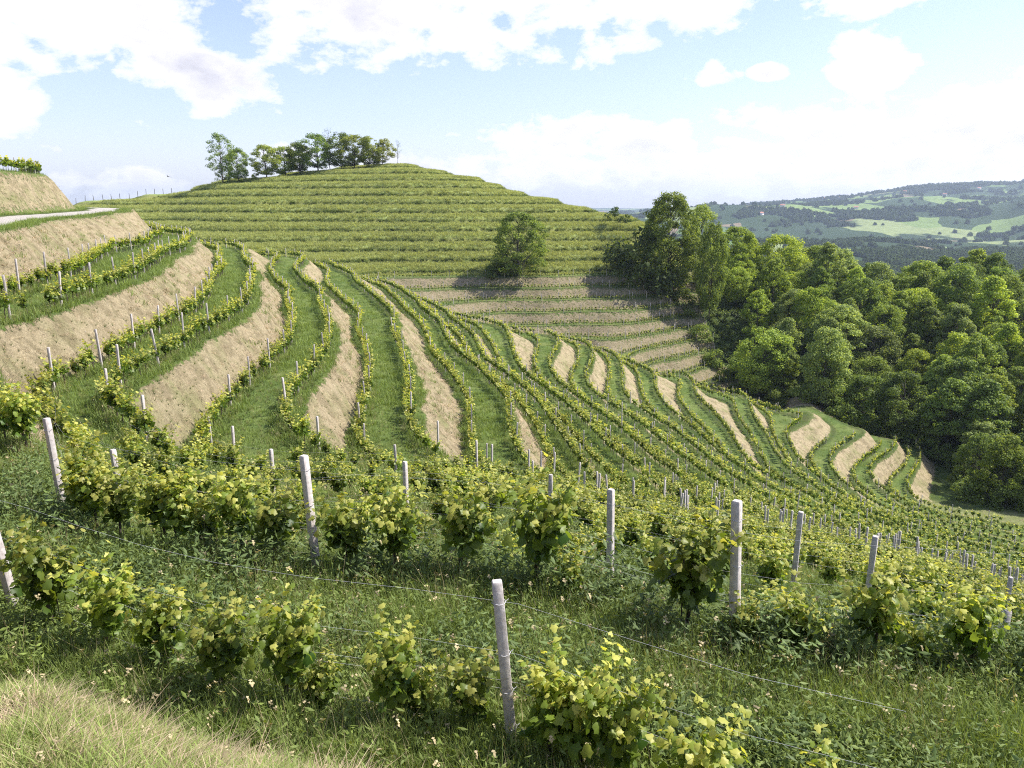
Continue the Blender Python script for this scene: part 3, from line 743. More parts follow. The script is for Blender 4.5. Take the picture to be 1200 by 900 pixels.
def on_top(px, py, h, y0=5.):
    """where a post of height h stands whose top shows at px,py"""
    rv = ray(px, py); ys = np.arange(y0, 120, .1); t = ys / rv[1]; x = rv[0] * t; z = rv[2] * t; g_ = H(x, ys) + h
    b_ = z < g_; i = np.nonzero(b_[1:] & ~b_[:-1])[0]; i = i[0] if len(i) else None; return (None, None) if i is None else (x[i], ys[i])
HAND = [(-8, 575, 1.9, 25), (590, 690, 1.8, 13), (65, 490, 1.8, 13), (362, 532, 1.85, 10), (855, 590, 1.95, 7), (715, 575, 1.8, 3),
        (137, 528, 1.7, 12), (272, 500, 1.8, 4), (167, 463, 1.8, 4), (372, 488, 1.7, 2), (475, 541, 1.7, 2), (463, 521, 1.7, 1), (513, 493, 1.8, 0), (570, 520, 1.8, -2),
        (645, 557, 1.7, 0), (685, 553, 1.7, 0), (950, 600, 1.8, -3), (1058, 628, 1.8, -4), (1183, 677, 1.8, -3), (1176, 715, 1.7, -6), (656, 645, 1.5, 4), (30, 474, 1.7, 6),
        (124, 432, 1.7, 2), (245, 488, 1.6, 3), (318, 527, 1.6, 3), (880, 583, 1.7, 0), (902, 575, 1.8, 0), (742, 560, 1.7, 0), (792, 556, 1.8, 0), (1040, 597, 1.7, 0),
        (1093, 609, 1.8, 0), (1080, 612, 1.8, 0), (963, 577, 1.7, 0), (693, 520, 1.8, 0), (847, 585, 1.7, 0), (744, 519, 1.8, 0), (920, 562, 1.7, 0), (1155, 640, 1.7, 0)]
fixed = {950: (5.4, 13.9), 1058: (6.2, 12.6), 1176: (6.3, 9.2), 590: (0.02, 6.14), 65: (-7.3, 12.05), 362: (-2.68, 10.0), 855: (2.5, 7.95), -8: (-5.9, 8.56), 715: (1.55, 11.35)}
PL = []
for (px, py, h, lean) in HAND:
    x, y = fixed[px] if px in fixed else on_top(px, py, h, 19. if px in (1080, 1093, 1040, 963, 902, 880, 920, 742, 792, 847, 1155, 693, 744) else 14. if px in (1183, 30) else 9. if px == 656 else 14.5 if px == 137 else 5.)
    if px in fixed and px > 600 and x is not None: h = min(2.3, max(1.2, (lambda rv: rv[2] / rv[1] * y)(ray(px, py)) - float(H(np.array(x), np.array(y)))))
    if x is None: print('no place for post', px, py); continue
    PL.append((x, y, h, lean / 1.0, 1))
rp = np.hypot(PST[:, 0], PST[:, 1]); autop = PST[(rp > 40) | (PST[:, 0] < -14)]
kept = []
for p in autop:
    if all((p[0] - q[0]) ** 2 + (p[1] - q[1]) ** 2 > 9 for q in PL): kept.append(p)
kept = np.array(kept); vis = infr(kept[:, 0], kept[:, 1], kept[:, 2] + 1); order = np.argsort(np.where(vis, kept[:, 4], 1e9)); NPI = 298 - len(PL)
SPECIAL = {0: 'pale concrete post leaning to the right at the left edge, below the dry bank',
           1: 'tall pale concrete post standing nearest, in the front vine row at bottom centre',
           2: 'white concrete post leaning slightly, leftmost tall one in the second vine row',
           3: 'pale concrete post between bushy vines in the second row, left of centre',
           4: 'tall grey concrete post right of centre, thick weeds around its foot',
           5: 'grey concrete post standing alone behind the big bushy vine at centre'}
px_all = [project(x, y, float(H(np.array(x), np.array(y))))[0] for x, y, *_ in PL]
ordr = list(np.argsort([p if i > 5 else 1e9 for i, p in enumerate(px_all)]))
def put_post(x, y, z, rz, tx, ty, sc, label, clip):
    src = POSTM[int(RNG.integers(4))]
    o = src.copy(); o.name = 'vineyard_post'; COL.objects.link(o); o.location = (x, y, z); o.rotation_euler = (ty, tx, rz); o.scale = (1.05, 1.05, sc)
    tag(o, label, 'post', 'concrete posts of the vine rows')
    if clip: c_ = CLIP.copy(); c_.name = 'wire_clip'; COL.objects.link(c_); c_.parent = o
for i, (x, y, h, lean, _) in enumerate(PL):
    z = float(H(np.array(x), np.array(y)))
    if i in SPECIAL: l = SPECIAL[i]
    else: l = 'shorter looking concrete post among the near slope vines, %s of them from the left' % ordi(ordr.index(i) + 1)
    tx = math.atan(-lean / 160.); px_ = project(x, y, z)[0]
    put_post(x, y, z, RNG.uniform(-.3, .5) - .4, tx, RNG.normal(0, .015), h / 1.8, l, math.hypot(x, y) < 22)
rowsP = {}
for j in order[:NPI]: rowsP.setdefault(int(kept[j, 5]), []).append(j)
RP = sorted(rowsP)
for ri in RP:
    js = sorted(rowsP[ri], key=lambda j: kept[j, 4])
    for n_, j in enumerate(js):
        x, y, z, a, r = kept[j, :5]
        if ROWS[ri][1] == 2: l = 'thin post against the sky on the upper left bank, %s from the left' % ordi(n_ + 1)
        else: l = 'thin grey post, %s up the %s vine row of the curved terraces from the left' % (ordi(n_ + 1), ordi(RP.index(ri) + 1))
        put_post(x, y, z, a + RNG.normal(0, .2), RNG.normal(0, .035), RNG.normal(0, .035), RNG.uniform(1.02, 1.2), l, False)
restp = np.array([j for j in range(len(kept)) if j not in set(order[:NPI].tolist())])
tag(scatter('far_posts', hidden_collection('post_kinds', [merge('p', [p]) for p in POSTM]), kept[restp, :3], kept[restp, 3], np.full(len(restp), 1.1), RNG.integers(0, 4, len(restp)),
    RNG.normal(0, .03, (len(restp), 2))), 'thin posts along the vine rows of the farther terraces', 'posts')

# ------------------------------------------------------------------ wires of the near rows
wn_ = 0
for n_, ri in enumerate([r for r in RN if r in ROWLINES][:6]):
    P = max(ROWLINES[ri], key=lambda P: (np.hypot(*P.T) < 26).sum()); m = (np.hypot(*P.T) < 26) & (P[:, 1] > 1.2) & (P[:, 0] > -13); Q = P[m]
    if len(Q) < 8: continue
    q, _ = resample(Q, 1.0, 0, rng); z = H(q[:, 0], q[:, 1]); z = np.convolve(np.pad(z, 3, 'edge'), np.ones(7) / 7, 'valid')
    for hgt, nm in ((.78, 'second'), (1.14, 'third'), (.42, 'lowest'), (1.62, 'topmost'), (.86, 'middle')):
        if n_ > 2 and hgt < 1: continue
        s = Soup(); zz = z + hgt + .012 * np.sin(np.arange(len(z)) * 1.16) ; tube(s, np.stack([q[:, 0], q[:, 1] + .05, zz], 1),   .0011, 3)
        o = s.build('trellis_wire', M_WIRE, True); COL.objects.link(o)
        tag(o, '%s thin steel wire strung along the %s vine row from the bottom' % (nm, ordi(n_ + 1)), 'wire', 'wires of the near vine rows')
# ------------------------------------------------------------------ trees
def hz(x, y): return float(H(np.array(float(x)), np.array(float(y))))
def plant(src, name, x, y, s, label, cat, group=None, tint=(1, 1, 1), sx=1., z=None, rz=None):
    root = bpy.data.objects.new(name, None); COL.objects.link(root); root.location = (x, y, hz(x, y) if z is None else z)
    root.rotation_euler = (0, 0, RNG.uniform(0, 6.28) if rz is None else rz); root.scale = (s * sx, s * sx, s); tag(root, label, cat, group)
    for k, so in zip(('trunk', 'crown'), src):
        c_ = so.copy(); c_.name = k; COL.objects.link(c_); c_.parent = root; c_.color = tuple(tint) + (1,)
    return root
BIG = [make_tree(500 + i, 17, [11.5, 9, 13.5, 10.5, 12.5, 8, 14][i], [.12, .1, .15, .05, .2, .1, .1][i], [120, 95, 140, 120, 110, 90, 150][i], 125, .40, [1.35, 1.1, 1.5, 1.2, 1.6, 1.2, 1.3][i], low=[.5, .6, .4, .8, .3, .5, .6][i], crown_pow=[.8, 1.2, .6, 1., .7, 1.4, .8][i]) for i in range(7)]
# wood on the right
rngf = np.random.default_rng(21); cand = []
for _ in range(9000):
    x = rngf.uniform(55, 250); y = rngf.uniform(105, 315)
    if not in_poly(x, y, FOREST) or x / y > .80: continue
    if all((x - a) ** 2 + (y - b) ** 2 > (6.7 if b < 210 else 7.4) ** 2 for a, b in cand): cand.append((x, y))
cand = [c_ for c_ in cand if not (c_[0] < 65 and c_[1] > 205) and not ((c_[0] - 62) ** 2 + (c_[1] - 262) ** 2 < 100)]
KINDS = [('mid green', (1.1, 1.15, 1.0)), ('yellowish green', (1.4, 1.38, .9)), ('dark green', (.85, .95, .9)), ('greyish green', (1.2, 1.2, 1.7)), ('fresh green', (1.4, 1.45, 1.0))]
cand = [(x, y, hz(x, y)) for x, y in cand]
# leave out the trees that nearer ones hide completely
cols = {}; vist = []
for x, y, z in sorted(cand, key=lambda c_: math.hypot(c_[0], c_[1])):
    hgt = rngf.uniform(.68, 1.2) * (1.0 if y > 170 else .92)
    a = math.atan2(x, y); r = math.hypot(x, y); e_top = (z + 17 * hgt) / r; w_ = 5.0 / r; bins = range(int((a - w_) * 150), int((a + w_) * 150) + 1)
    if any(cols.get(b, -9) < e_top - .004 for b in bins):
        vist.append((x, y, z, hgt))
        for b in bins: cols[b] = max(cols.get(b, -9), e_top - .010)
print('trees', len(cand), len(vist))
tiers = {}
for t in vist: tiers.setdefault(int((math.hypot(t[0], t[1]) - 120) // 22), []).append(t)
TK = sorted(tiers)
for ti, tk in enumerate(TK):
    for n_, (x, y, z, hgt) in enumerate(sorted(tiers[tk], key=lambda t: t[0] / t[1])):
        nz = vnoise(np.array(x / 22), np.array(y / 22), 77); ki = int(np.clip((nz + .5) * 5 + rngf.normal(0, .9), 0, 4)) if rngf.uniform() < .8 else int(rngf.integers(5))
        nm, tint = KINDS[ki]; j = rngf.uniform(.85, 1.15); tint = tuple(t * j for t in tint)
        plant(BIG[int(rngf.integers(7))], 'broadleaf_tree', x, y, hgt, '%s tree, %s from left in %s tier from the front of the wood' % (nm, ordi(n_ + 1), ordi(ti + 1)),
              'tree', 'trees of the wood on the right', tint, rngf.uniform(.8, 1.12))
# undergrowth along the edge of the wood
def make_bush(seed, H_=3.4, W_=5): return make_tree(seed, H_, W_, .02, 16, 120, .32, 1.1, low=.9, trunk_r=.07)
BUSH = [make_bush(700 + i) for i in range(3)]
EDGEB = [(59,203),(57,208),(56,216),(54,224),(54,231),(56,238),(66,194),(72,188),(79,181),(86,176),(92,170),(95,163),(94,156),(90,148),(87,141),(91,136),(98,131),(104,127),(112,122),(120,118),(128,113),(52,238),(47,241)]
for i, (x, y) in enumerate(EDGEB):
    plant(BUSH[i % 3], 'bush', x + RNG.normal(0, .8), y + RNG.normal(0, .8), RNG.uniform(.8, 1.3), 'low rounded bush at the edge of the wood, %s from the far end' % ordi(i + 1),
          'bush', 'bushes along the edge of the wood', (.75, .8, .8))
# the pair of tall trees where the hill meets the wood
TALL = [make_tree(820 + i, 24, [21, 15][i], .10, [230, 150][i], 130, .40, 1.5, low=.55, trunk_r=.36) for i in range(2)]
def tree_px(src, Hs, name, px, pyb, pyt, y, label, cat='tree', group=None, tint=(1, 1, 1), sx=1., rz=None):
    x, y_, _ = at_y(px, pyb, y); zg = hz(x, y); zt = at_y(px, pyt, y)[2]; s = (zt - zg) / Hs
    return plant(src, name, x, y, s, label, cat, group, tint, sx, zg, rz)
tree_px(TALL[0], 24, 'tall_tree', 782, 328, 226, 238, 'tallest spreading tree standing at the right end of the grassy hill', tint=(1.12, 1.15, .95), sx=.80)
tree_px(TALL[1], 24, 'tall_tree', 820, 325, 240, 246, 'tall tree with a thin airy top, right beside the tallest one', tint=(1.1, 1.1, 1.3), sx=.68)
tree_px(BUSH[1], 3.4, 'bush', 756, 315, 272, 236, 'dark bush at the left foot of the tall tree', 'bush', tint=(.55, .6, .7), sx=.8)
tree_px(BIG[2], 17, 'broadleaf_tree', 832, 345, 262, 232, 'narrow tree between the tall pair and the wood', tint=(.85, .9, .85), sx=.42)
LONE = make_tree(840, 17, 14.5, .10, 130, 120, .34, 1.25, low=.7, trunk_r=.34)
tree_px(LONE, 17, 'lone_tree', 607, 324, 249, 234, 'lone round tree standing on the terraces below the grassy hill', tint=(1.0, 1.1, .95), sx=1.12)
tree_px(BUSH[0], 3.4, 'bush', 583, 324, 306, 235, 'low dark shrub left of the lone tree', 'bush', tint=(.5, .55, .6), sx=1.3)
tree_px(make_bush(730, 5, 6), 5, 'round_bush', 727, 252, 243, 268, 'small dark round bush on the crest of the hill, left of the tall trees', 'bush', tint=(.35, .45, .55), sx=1.0)
# trees along the skyline of the hill
SKY = [make_tree(900 + i, 13, 9.8, .14, 85, 95, .34, 1.15, thin=1, low=.4, trunk_r=.22, gap=.3) for i in range(5)]
POPL = make_tree(930, 19, 10, .10, 95, 75, .34, 1.1, thin=1, low=.35, trunk_r=.25, crown_pow=.9)
BARE = make_tree(940, 13, 7, .3, 34, 14, .25, 1.0, thin=1, low=.4, trunk_r=.16)
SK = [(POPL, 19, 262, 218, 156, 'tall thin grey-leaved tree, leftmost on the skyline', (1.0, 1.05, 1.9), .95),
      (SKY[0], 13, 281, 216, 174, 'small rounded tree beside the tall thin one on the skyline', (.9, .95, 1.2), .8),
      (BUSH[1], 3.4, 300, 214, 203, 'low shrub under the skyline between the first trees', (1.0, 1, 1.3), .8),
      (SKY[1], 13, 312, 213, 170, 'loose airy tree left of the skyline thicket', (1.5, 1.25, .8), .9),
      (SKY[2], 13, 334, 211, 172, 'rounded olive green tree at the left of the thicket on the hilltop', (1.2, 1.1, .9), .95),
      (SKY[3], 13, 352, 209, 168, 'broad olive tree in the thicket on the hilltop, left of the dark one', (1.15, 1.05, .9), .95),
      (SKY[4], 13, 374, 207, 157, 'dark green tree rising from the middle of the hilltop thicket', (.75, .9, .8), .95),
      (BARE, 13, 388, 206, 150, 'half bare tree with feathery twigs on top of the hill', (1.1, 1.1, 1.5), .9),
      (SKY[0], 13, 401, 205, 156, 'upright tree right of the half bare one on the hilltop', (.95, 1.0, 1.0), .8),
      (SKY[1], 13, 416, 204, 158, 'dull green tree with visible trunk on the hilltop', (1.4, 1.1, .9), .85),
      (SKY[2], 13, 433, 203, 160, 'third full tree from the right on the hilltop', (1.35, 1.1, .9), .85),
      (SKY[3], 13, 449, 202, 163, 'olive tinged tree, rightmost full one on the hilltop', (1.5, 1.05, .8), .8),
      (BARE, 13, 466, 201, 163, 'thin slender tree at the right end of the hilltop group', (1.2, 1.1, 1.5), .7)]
for src, Hs, px, pb, pt, l, tint, sx in SK:
    yy = 334; 
    for _ in range(1): pass
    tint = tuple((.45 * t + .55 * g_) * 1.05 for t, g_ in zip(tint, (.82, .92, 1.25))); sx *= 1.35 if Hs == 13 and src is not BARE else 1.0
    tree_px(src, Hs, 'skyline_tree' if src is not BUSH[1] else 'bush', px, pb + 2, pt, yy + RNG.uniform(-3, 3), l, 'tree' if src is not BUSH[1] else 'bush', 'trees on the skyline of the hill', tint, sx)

# ------------------------------------------------------------------ far woods, one mass
def make_far(seed):
    rng = np.random.default_rng(seed); s = Soup(); n = 330; d = rng.normal(size=(n, 3)); d[:, 2] = np.abs(d[:, 2]); d /= np.linalg.norm(d, axis=1, keepdims=True)
    lob = 1 + .25 * np.sin(d[:, 0] * 5 + seed) * np.cos(d[:, 1] * 4 + seed * 2)
    p = d * (rng.uniform(.75, 1.05, n) * lob)[:, None] * [5.6, 5.6, 8.0]; p[:, 2] += 2
    v, f = place_many(TL * [1.5, 1.2, 1], TLF, p, rot_frames(n, rng, .1, d * 1.3), rng.uniform(1.2, 2.4, n)); s.add(v, f, np.repeat(np.clip(rng.normal(.5, .25, n), 0, 1), 4))
    return s.build('f', M_FARTREE)
FARC = hidden_collection('far_tree_kinds', [make_far(i) for i in range(5)])
rf = np.random.default_rng(31); N = 90000; a = np.radians(rf.uniform(2, 36, N)); r = np.exp(rf.uniform(math.log(430), math.log(6100), N)); x, y = np.sin(a) * r, np.cos(a) * r
wood = fbm(x / 420 + 3, y / 420, 55, 3) + .55 * fbm(x / 120, y / 120, 58, 2)
wood += np.interp(r, [430, 700, 1500, 2300, 6000], [1.2, 1.1, .5, -.08, -.04]); keep = wood > .12
keep |= rf.uniform(size=N) < .02
x, y, r = x[keep], y[keep], r[keep]; z = far_z(x, y) * sstep(400, 640, r) + H(x, y) * (1 - sstep(400, 640, r))
tag(scatter('far_woods', FARC, np.stack([x, y, z - 1.5], 1), rf.uniform(0, 6.28, len(x)), rf.uniform(.7, 1.35, len(x)) * np.interp(r, [430, 2500, 6000], [.95, 1.15, 1.7]), rf.integers(0, 5, len(x))),
    'hazy dark green woods across the far valley and hills', 'woods')
print('far trees', len(x))
# ------------------------------------------------------------------ grass, weeds, straw
KG = hidden_collection('grass_kinds',
    [make_tuft(1000 + i, 46, .42, .16, .008, M_GRASS, .55) for i in range(3)] +                      # 0-2 green blades
    [make_tuft(1010 + i, 34, .62, .14, .006, M_GRASS, .45, heads=0) for i in range(2)] +            # 3-4 tall
    [make_tuft(1020 + i, 26, .70, .16, .0045, M_DRY, .5, heads=2) for i in range(2)] +              # 5-6 seed heads
    [make_weed(1030 + i, 22, .45, .30, .038, M_WEED) for i in range(3)] +                           # 7-9 leafy weeds
    [make_tuft(1040 + i, 60, .24, .26, .006, M_STRAW, .9, flat=.6, seg=3) for i in range(3)] +      # 10-12 lying straw
    [make_tuft(1050 + i, 46, .20, .20, .008, (M_GRASS, M_DRYG)[i], .9) for i in range(2)] +                       # 13-14 mown grass
    [make_tuft(1060 + i, 16, .50, .42, .035, M_GRASS, .6, seg=2) for i in range(2)] +                # 15-16 coarse green for farther off
    [make_tuft(1070 + i, 16, .42, .42, .035, M_STRAW, .6, flat=.6, seg=2) for i in range(2)] +       # 17-18 coarse straw
    [make_tuft(1080 + i, 20, .80, .75, .07, M_HILLG, .5, seg=2) for i in range(2)] +                 # 19-20 hill grass
    [make_weed(1090 + i, 12, .75, .65, .17, M_WEED) for i in range(2)] +                             # 21-22 hill weeds
    [make_weed(1100 + i, 26, .78, .34, .05, M_DARKW) for i in range(3)])                    # 23-25 rank dark weeds
rg = np.random.default_rng(77)
def sample(n, r0, r1, a0=-36, a1=37):
    a = np.radians(rg.uniform(a0, a1, n)); r = np.exp(rg.uniform(math.log(r0), math.log(r1), n)); x, y = np.sin(a) * r, np.cos(a) * r
    z, s, ris, zone, fm = surface(x, y); px, py = project(x, y, z); ok = (py < 1010) & (px > -80) & (px < 1280); return [q[ok] for q in (x, y, z, s, ris, zone, fm, r)]
def emit(name, x, y, z, sc, ix, label, cat, tl=.12):
    n = len(x); tag(scatter(name, KG, np.stack([x, y, z], 1), rg.uniform(0, 6.28, n), sc, ix, rg.normal(0, tl, (n, 2))), label, cat); print(name, n)
# the near ground
x, y, z, s, ris, zone, fm, r = sample(60000, 2.6, 17)
bank = (s > S_k(1) + BEN * D)
un = rg.uniform(size=len(x)); patch = fbm(x / 1.3, y / 1.3, 91, 3); pch2 = fbm(x / 2.7, y / 2.7, 95, 2)
ixn = np.where(un < .50, rg.integers(0, 3, len(x)), np.where(un < .72, rg.integers(3, 5, len(x)), np.where(un < .745, rg.integers(5, 7, len(x)), rg.integers(7, 10, len(x)))))
ixn = np.where((pch2 > .24), rg.integers(7, 10, len(x)), ixn)
sc = rg.uniform(.6, 1.2, len(x))
bx_ = np.where(patch > .30, rg.integers(10, 13, len(x)), np.where(un < .60, rg.integers(13, 15, len(x)), np.where(un < .61, rg.integers(5, 7, len(x)), np.where(un < .82, rg.integers(13, 15, len(x)), np.where(un < .92, rg.integers(0, 3, len(x)), rg.integers(10, 13, len(x)))))))
scb = np.where((bx_ >= 5) & (bx_ < 7), .5, rg.uniform(.6, 1.1, len(x))) * np.where(bx_ < 3, .6, 1)
ixn = np.where(bank, bx_, ixn); sc = np.where(bank, scb, sc)
onroad = s > S_k(0) - .2 * D; k_ = ~onroad | (rg.uniform(size=len(x)) < .3)
emit('near_grass', x[k_], y[k_], z[k_], sc[k_], ixn[k_], 'tall green grass and weeds around the near vine rows', 'grass')
# rank weeds: a dark strip behind the front row and thickets about the posts
wx, wy, wk, ws = [], [], [], []
for P in ROWLINES[0]:
    m = (np.hypot(*P.T) < 16) & (P[:, 1] > 2)
    if m.sum() < 8: continue
    q, a_ = resample(P[m], .045, .02, rg); 
    off = rg.normal(1.15, .42, len(q)); wx.append(q[:, 0] + off * .38); wy.append(q[:, 1] + off * .92); wk.append(np.where(rg.uniform(size=len(q)) < .6, rg.integers(23, 26, len(q)), rg.integers(3, 7, len(q)))); ws.append(rg.uniform(.6, 1.15, len(q)))
for (cx0, cy0, n0, sd) in ((2.75, 8.0, 90, .42), (3.3, 7.9, 60, .4), (-7.4, 11.4, 40, .5), (.9, 9.4, 70, .6), (-1.2, 9.9, 60, .7), (4.6, 8.3, 60, .6), (-3.6, 9.9, 50, .6), (6.2, 8.2, 60, .6)):
    wx.append(rg.normal(cx0, sd, n0)); wy.append(rg.normal(cy0, sd * .7, n0)); wk.append(np.where(rg.uniform(size=n0) < .75, rg.integers(23, 26, n0), rg.integers(3, 7, n0))); ws.append(rg.uniform(.6, 1.35, n0))
for P in ROWLINES[1]:
    m = (np.hypot(*P.T) < 18) & (P[:, 1] > 2)
    if m.sum() < 8: continue
    q, a_ = resample(P[m], .07, .02, rg); wx.append(q[:, 0] + rg.normal(0, .35, len(q))); wy.append(q[:, 1] + rg.normal(.1, .4, len(q))); wk.append(np.where(rg.uniform(size=len(q)) < .45, rg.integers(23, 26, len(q)), rg.integers(3, 7, len(q)))); ws.append(rg.uniform(.5, 1.0, len(q)))
wx, wy, wk, ws = [np.concatenate(q) for q in (wx, wy, wk, ws)]
emit('rank_weeds', wx, wy, H(wx, wy), ws, wk, 'rank dark weeds and tall stalks along the near vine rows', 'weeds', .1)
# slope in the middle distance
x, y, z, s, ris, zone, fm, r = sample(60000, 16, 62)
un = rg.uniform(size=len(x)); pch2 = fbm(x / 2.7, y / 2.7, 95, 2)
st = (ris > .5) & (fm < .5); stt = st & (un < .72)
ixm = np.where(stt, rg.integers(17, 19, len(x)), np.where(un < .62, rg.integers(15, 17, len(x)), np.where(un < .74, rg.integers(5, 7, len(x)), rg.integers(7, 10, len(x)))))
ixm = np.where(~st & (fm > .5) & (pch2 > .12), rg.integers(7, 10, len(x)), ixm)
sc = rg.uniform(.6, 1.1, len(x)) * np.where(fm > .5, 1.0, np.where(np.abs(np.abs((s - S_k(0)) / D - np.round((s - S_k(0)) / D)) - ROWO) < .09, 1.0, .55)) * np.where(st, .75, 1)
k_ = (s < S_k(0) - .3 * D) & (~st | (rg.uniform(size=len(x)) < .75)); emit('slope_grass', x[k_], y[k_], z[k_], sc[k_], ixm[k_], 'grass, weeds and lying straw on the curved terraces', 'grass', .1)
x, y, z, s, ris, zone, fm, r = sample(60000, 55, 275)
st = (ris > .5); un = rg.uniform(size=len(x))
ixm = np.where(st & (un < .38), rg.integers(17, 19, len(x)), rg.integers(15, 17, len(x))); sc = rg.uniform(.6, 1.2, len(x)) * np.where(st, .9, .9)
ixm = np.where((y > 197) & (un > .45) & (un < .80), rg.integers(17, 19, len(x)), ixm)
k_ = (zone == 0) & ~((s > S_k(0) - .2 * D) & (s < S_k(0) + .24 * D)) & (~st | (un < .5)); emit('far_terrace_grass', x[k_], y[k_], z[k_], sc[k_], ixm[k_], 'grass and dry straw on the farther terraces', 'grass', .1)
# the grassy hill
x, y, z, s, ris, zone, fm, r = sample(150000, 225, 370, -34, 14)
k_ = (zone == 1); x, y, z, s, ris = [q[k_] for q in (x, y, z, s, ris)]
u = (s - S_k(0)) / D; fr = u - np.floor(u + .5)     # >0 towards the bank behind, <0 towards the outer edge
un = rg.uniform(size=len(x)); lowpart = (fr > BEN) & (fr < .47)
wd = lowpart & (un < .62)  # darker weeds carry on the painted shade low on each riser
k_ = wd | (un < .8)
ixh = np.where(wd, rg.integers(21, 23, len(x)), rg.integers(19, 21, len(x)))
emit('hill_grass', x[k_], y[k_], z[k_], rg.uniform(.6, 1.25, len(x))[k_], ixh[k_], 'long grass and weeds covering the stepped hill', 'grass', .1)
# undergrowth inside the wood
x, y, z, s, ris, zone, fm, r = sample(9000, 130, 300, 12, 37)
k_ = (zone == 2); emit('undergrowth', x[k_], y[k_], z[k_], rg.uniform(1.2, 3.2, len(x))[k_], rg.integers(21, 23, len(x))[k_], 'dark undergrowth below the trees of the wood', 'undergrowth')
# ------------------------------------------------------------------ small things
M_PLASTER = plain_mat('plaster', (.72, .69, .62), (.80, .78, .72), .3); M_TILE = plain_mat('roof_tile', (.30, .12, .07), (.42, .18, .11), .4)
M_BIRD = plain_mat('bird_feather', (.05, .05, .05), (.10, .09, .09), 5)
HOUSES = [(966, 229.5, 3900, 'white farmhouse with a red roof, highest on the far ridge slope'), (1107, 229.5, 3600, 'pale farmhouse above the pale field on the right far slope'),
          (985, 233, 3300, 'pale farmhouse beside the bright field on the far hills'), (917, 243, 2700, 'small white house near the left far fields'),
          (1060, 226, 4100, 'tiny white house under the far wooded ridge'), (892, 252, 2300, 'small white house low in the far valley on the left'),
          (1147, 222, 3900, 'long pale farm building below the ridge at the right'), (1003, 245, 2500, 'white house in the middle of the far valley')]
for px, py, yd, l in HOUSES:
    # walk along the ray to the ground
    ys = np.arange(900, 6300, 8.); rv = ray(px, py); t = ys / rv[1]; zr = rv[2] * t; zg = H(rv[0] * t, ys); ii = np.nonzero(zg > zr)[0]
    j = ii[0] if len(ii) else int(np.argmin(np.abs(zg - zr))); x, y, z = rv[0] * t[j], ys[j], zg[j]
    L, Wd, Hh, Rf = 20, 12, 8, 5
    root = bpy.data.objects.new('farmhouse', None); COL.objects.link(root); root.location = (x, y, z); root.rotation_euler = (0, 0, RNG.uniform(-.7, .7)); tag(root, l, 'house', 'farmhouses on the far hills')
    s = Soup(); v = [[-L/2,-Wd/2,-5],[L/2,-Wd/2,-5],[L/2,Wd/2,-5],[-L/2,Wd/2,-5],[-L/2,-Wd/2,Hh],[L/2,-Wd/2,Hh],[L/2,Wd/2,Hh],[-L/2,Wd/2,Hh]]
    s.add(v, np.array([[0,1,5,4],[1,2,6,5],[2,3,7,6],[3,0,4,7]]), .5); s.add([[-L/2,-Wd/2,Hh],[-L/2,Wd/2,Hh],[-L/2,0,Hh+Rf-.2],[L/2,-Wd/2,Hh],[L/2,Wd/2,Hh],[L/2,0,Hh+Rf-.2]], np.array([[0,2,1],[3,4,5]]), .5)
    o = s.build('wall', M_PLASTER); COL.objects.link(o); o.parent = root
    s = Soup(); e = .8; a_ = [[-L/2-e,-Wd/2-e,Hh-.5],[L/2+e,-Wd/2-e,Hh-.5],[L/2+e,0,Hh+Rf],[-L/2-e,0,Hh+Rf],[-L/2-e,Wd/2+e,Hh-.5],[L/2+e,Wd/2+e,Hh-.5]]
    s.add(a_ + [[p[0], p[1], p[2] + .4] for p in a_], np.array([[0,1,2,3],[3,2,5,4],[6,7,8,9],[9,8,11,10],[0,1,7,6],[4,5,11,10]]), .5); o = s.build('roof', M_TILE); COL.objects.link(o); o.parent = root
    for wx in (-6, -2, 2, 6):
        s = Soup(); s.add([[wx-.6,-Wd/2-.03,2.2],[wx+.6,-Wd/2-.03,2.2],[wx+.6,-Wd/2-.03,3.8],[wx-.6,-Wd/2-.03,3.8]], np.array([[0,1,2,3]]), .5); o = s.build('window', M_BIRD); COL.objects.link(o); o.parent = root
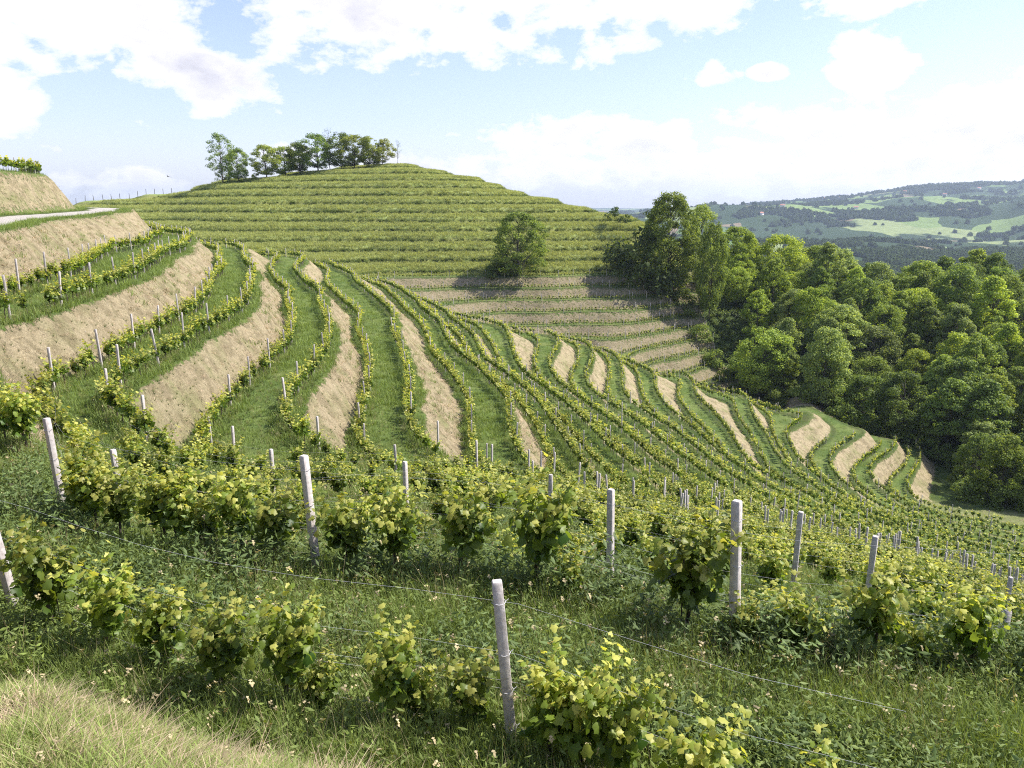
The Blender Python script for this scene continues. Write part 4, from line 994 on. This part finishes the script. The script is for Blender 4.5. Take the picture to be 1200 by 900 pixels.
# posts on the skyline at the left end of the grassy hill
for n_, px in enumerate((90, 101, 111, 122, 132, 142, 153, 163, 173, 183, 193, 203)):
    ys = np.arange(250, 420, 1.); u_ = (px - 600) / FOC; xs = u_ * ys * CP; zz = H(xs, ys); j = int(np.argmax(zz / ys)); z_ = zz[j]
    s = Soup(); tube(s, [[0, 0, -.4], [0, 0, 1.3], [0, 0, 2.3]], [.11, .10, .09], 5); s.add([[.06, .06, 2.3], [-.06, .06, 2.3], [-.06, -.06, 2.3], [.06, -.06, 2.3]], np.array([[0, 1, 2, 3]]), .5)
    o = s.build('skyline_post', M_BARK); COL.objects.link(o); o.location = (xs[j], ys[j], z_); o.rotation_euler = (RNG.normal(0, .04), RNG.normal(0, .04), 0)
    tag(o, 'tiny dark post on the skyline left of the hilltop trees, %s from the left' % ordi(n_ + 1), 'post', 'posts along the skyline of the hill')
# bird gliding above the hill
s = Soup(); tube(s, [[-.34, 0, 0], [-.2, 0, .01], [0, 0, .03], [.22, 0, .02], [.32, 0, .02]], [.01, .06, .10, .07, .015], 7)
s.add([[.12, .05, .05], [-.1, .05, .05], [-.16, .45, .16], [.1, .45, .18], [-.22, .95, .12]], np.array([[0, 1, 2, 3]]), .5)
s.add([[.1, .45, .18], [-.16, .45, .16], [-.2, .98, .10]], np.array([[0, 1, 2]]), .5)
s.add([[.12, -.05, .05], [-.1, -.05, .05], [-.16, -.45, .16], [.1, -.45, .18]], np.array([[0, 3, 2, 1]]), .5)
s.add([[.1, -.45, .18], [-.16, -.45, .16], [-.2, -.98, .10]], np.array([[0, 2, 1]]), .5)
s.add([[-.3, 0, .01], [-.55, .1, 0], [-.55, -.1, 0]], np.array([[0, 1, 2]]), .5)
bird = s.build('bird', M_BIRD, True); COL.objects.link(bird); bx_, by_, bz_ = at_y(197, 207, 170); bird.location = (bx_, by_, bz_); bird.rotation_euler = (.35, -.2, 2.7)
tag(bird, 'small dark bird gliding in the sky above the hill', 'bird')
# ------------------------------------------------------------------ the air over the valley
zlo = float(GZ.min()) - 1.0; zhi = max(float(GZ.max()) + 25, 40.0); hx = 11800.0
hv = [[sx_ * hx, sy_ * hx, zz_] for zz_ in (zlo, zhi) for sx_, sy_ in ((-1, -1), (1, -1), (1, 1), (-1, 1))]
hf = np.array([[3, 2, 1, 0], [4, 5, 6, 7], [0, 1, 5, 4], [1, 2, 6, 5], [2, 3, 7, 6], [3, 0, 4, 7]])
haze = link_mesh('haze', hv, hf.ravel(), [4] * 6, None, False); COL.objects.link(haze)
hm, q = new_mat('haze_air')
pv = q.n('ShaderNodeVolumePrincipled', {'Color': (.70, .84, 1.0, 1), 'Density': 7.5e-5, 'Anisotropy': .3})
hm.node_tree.links.new(pv.outputs[0], q.n('ShaderNodeOutputMaterial').inputs['Volume']); haze.data.materials.append(hm); haze['kind'] = 'stuff'
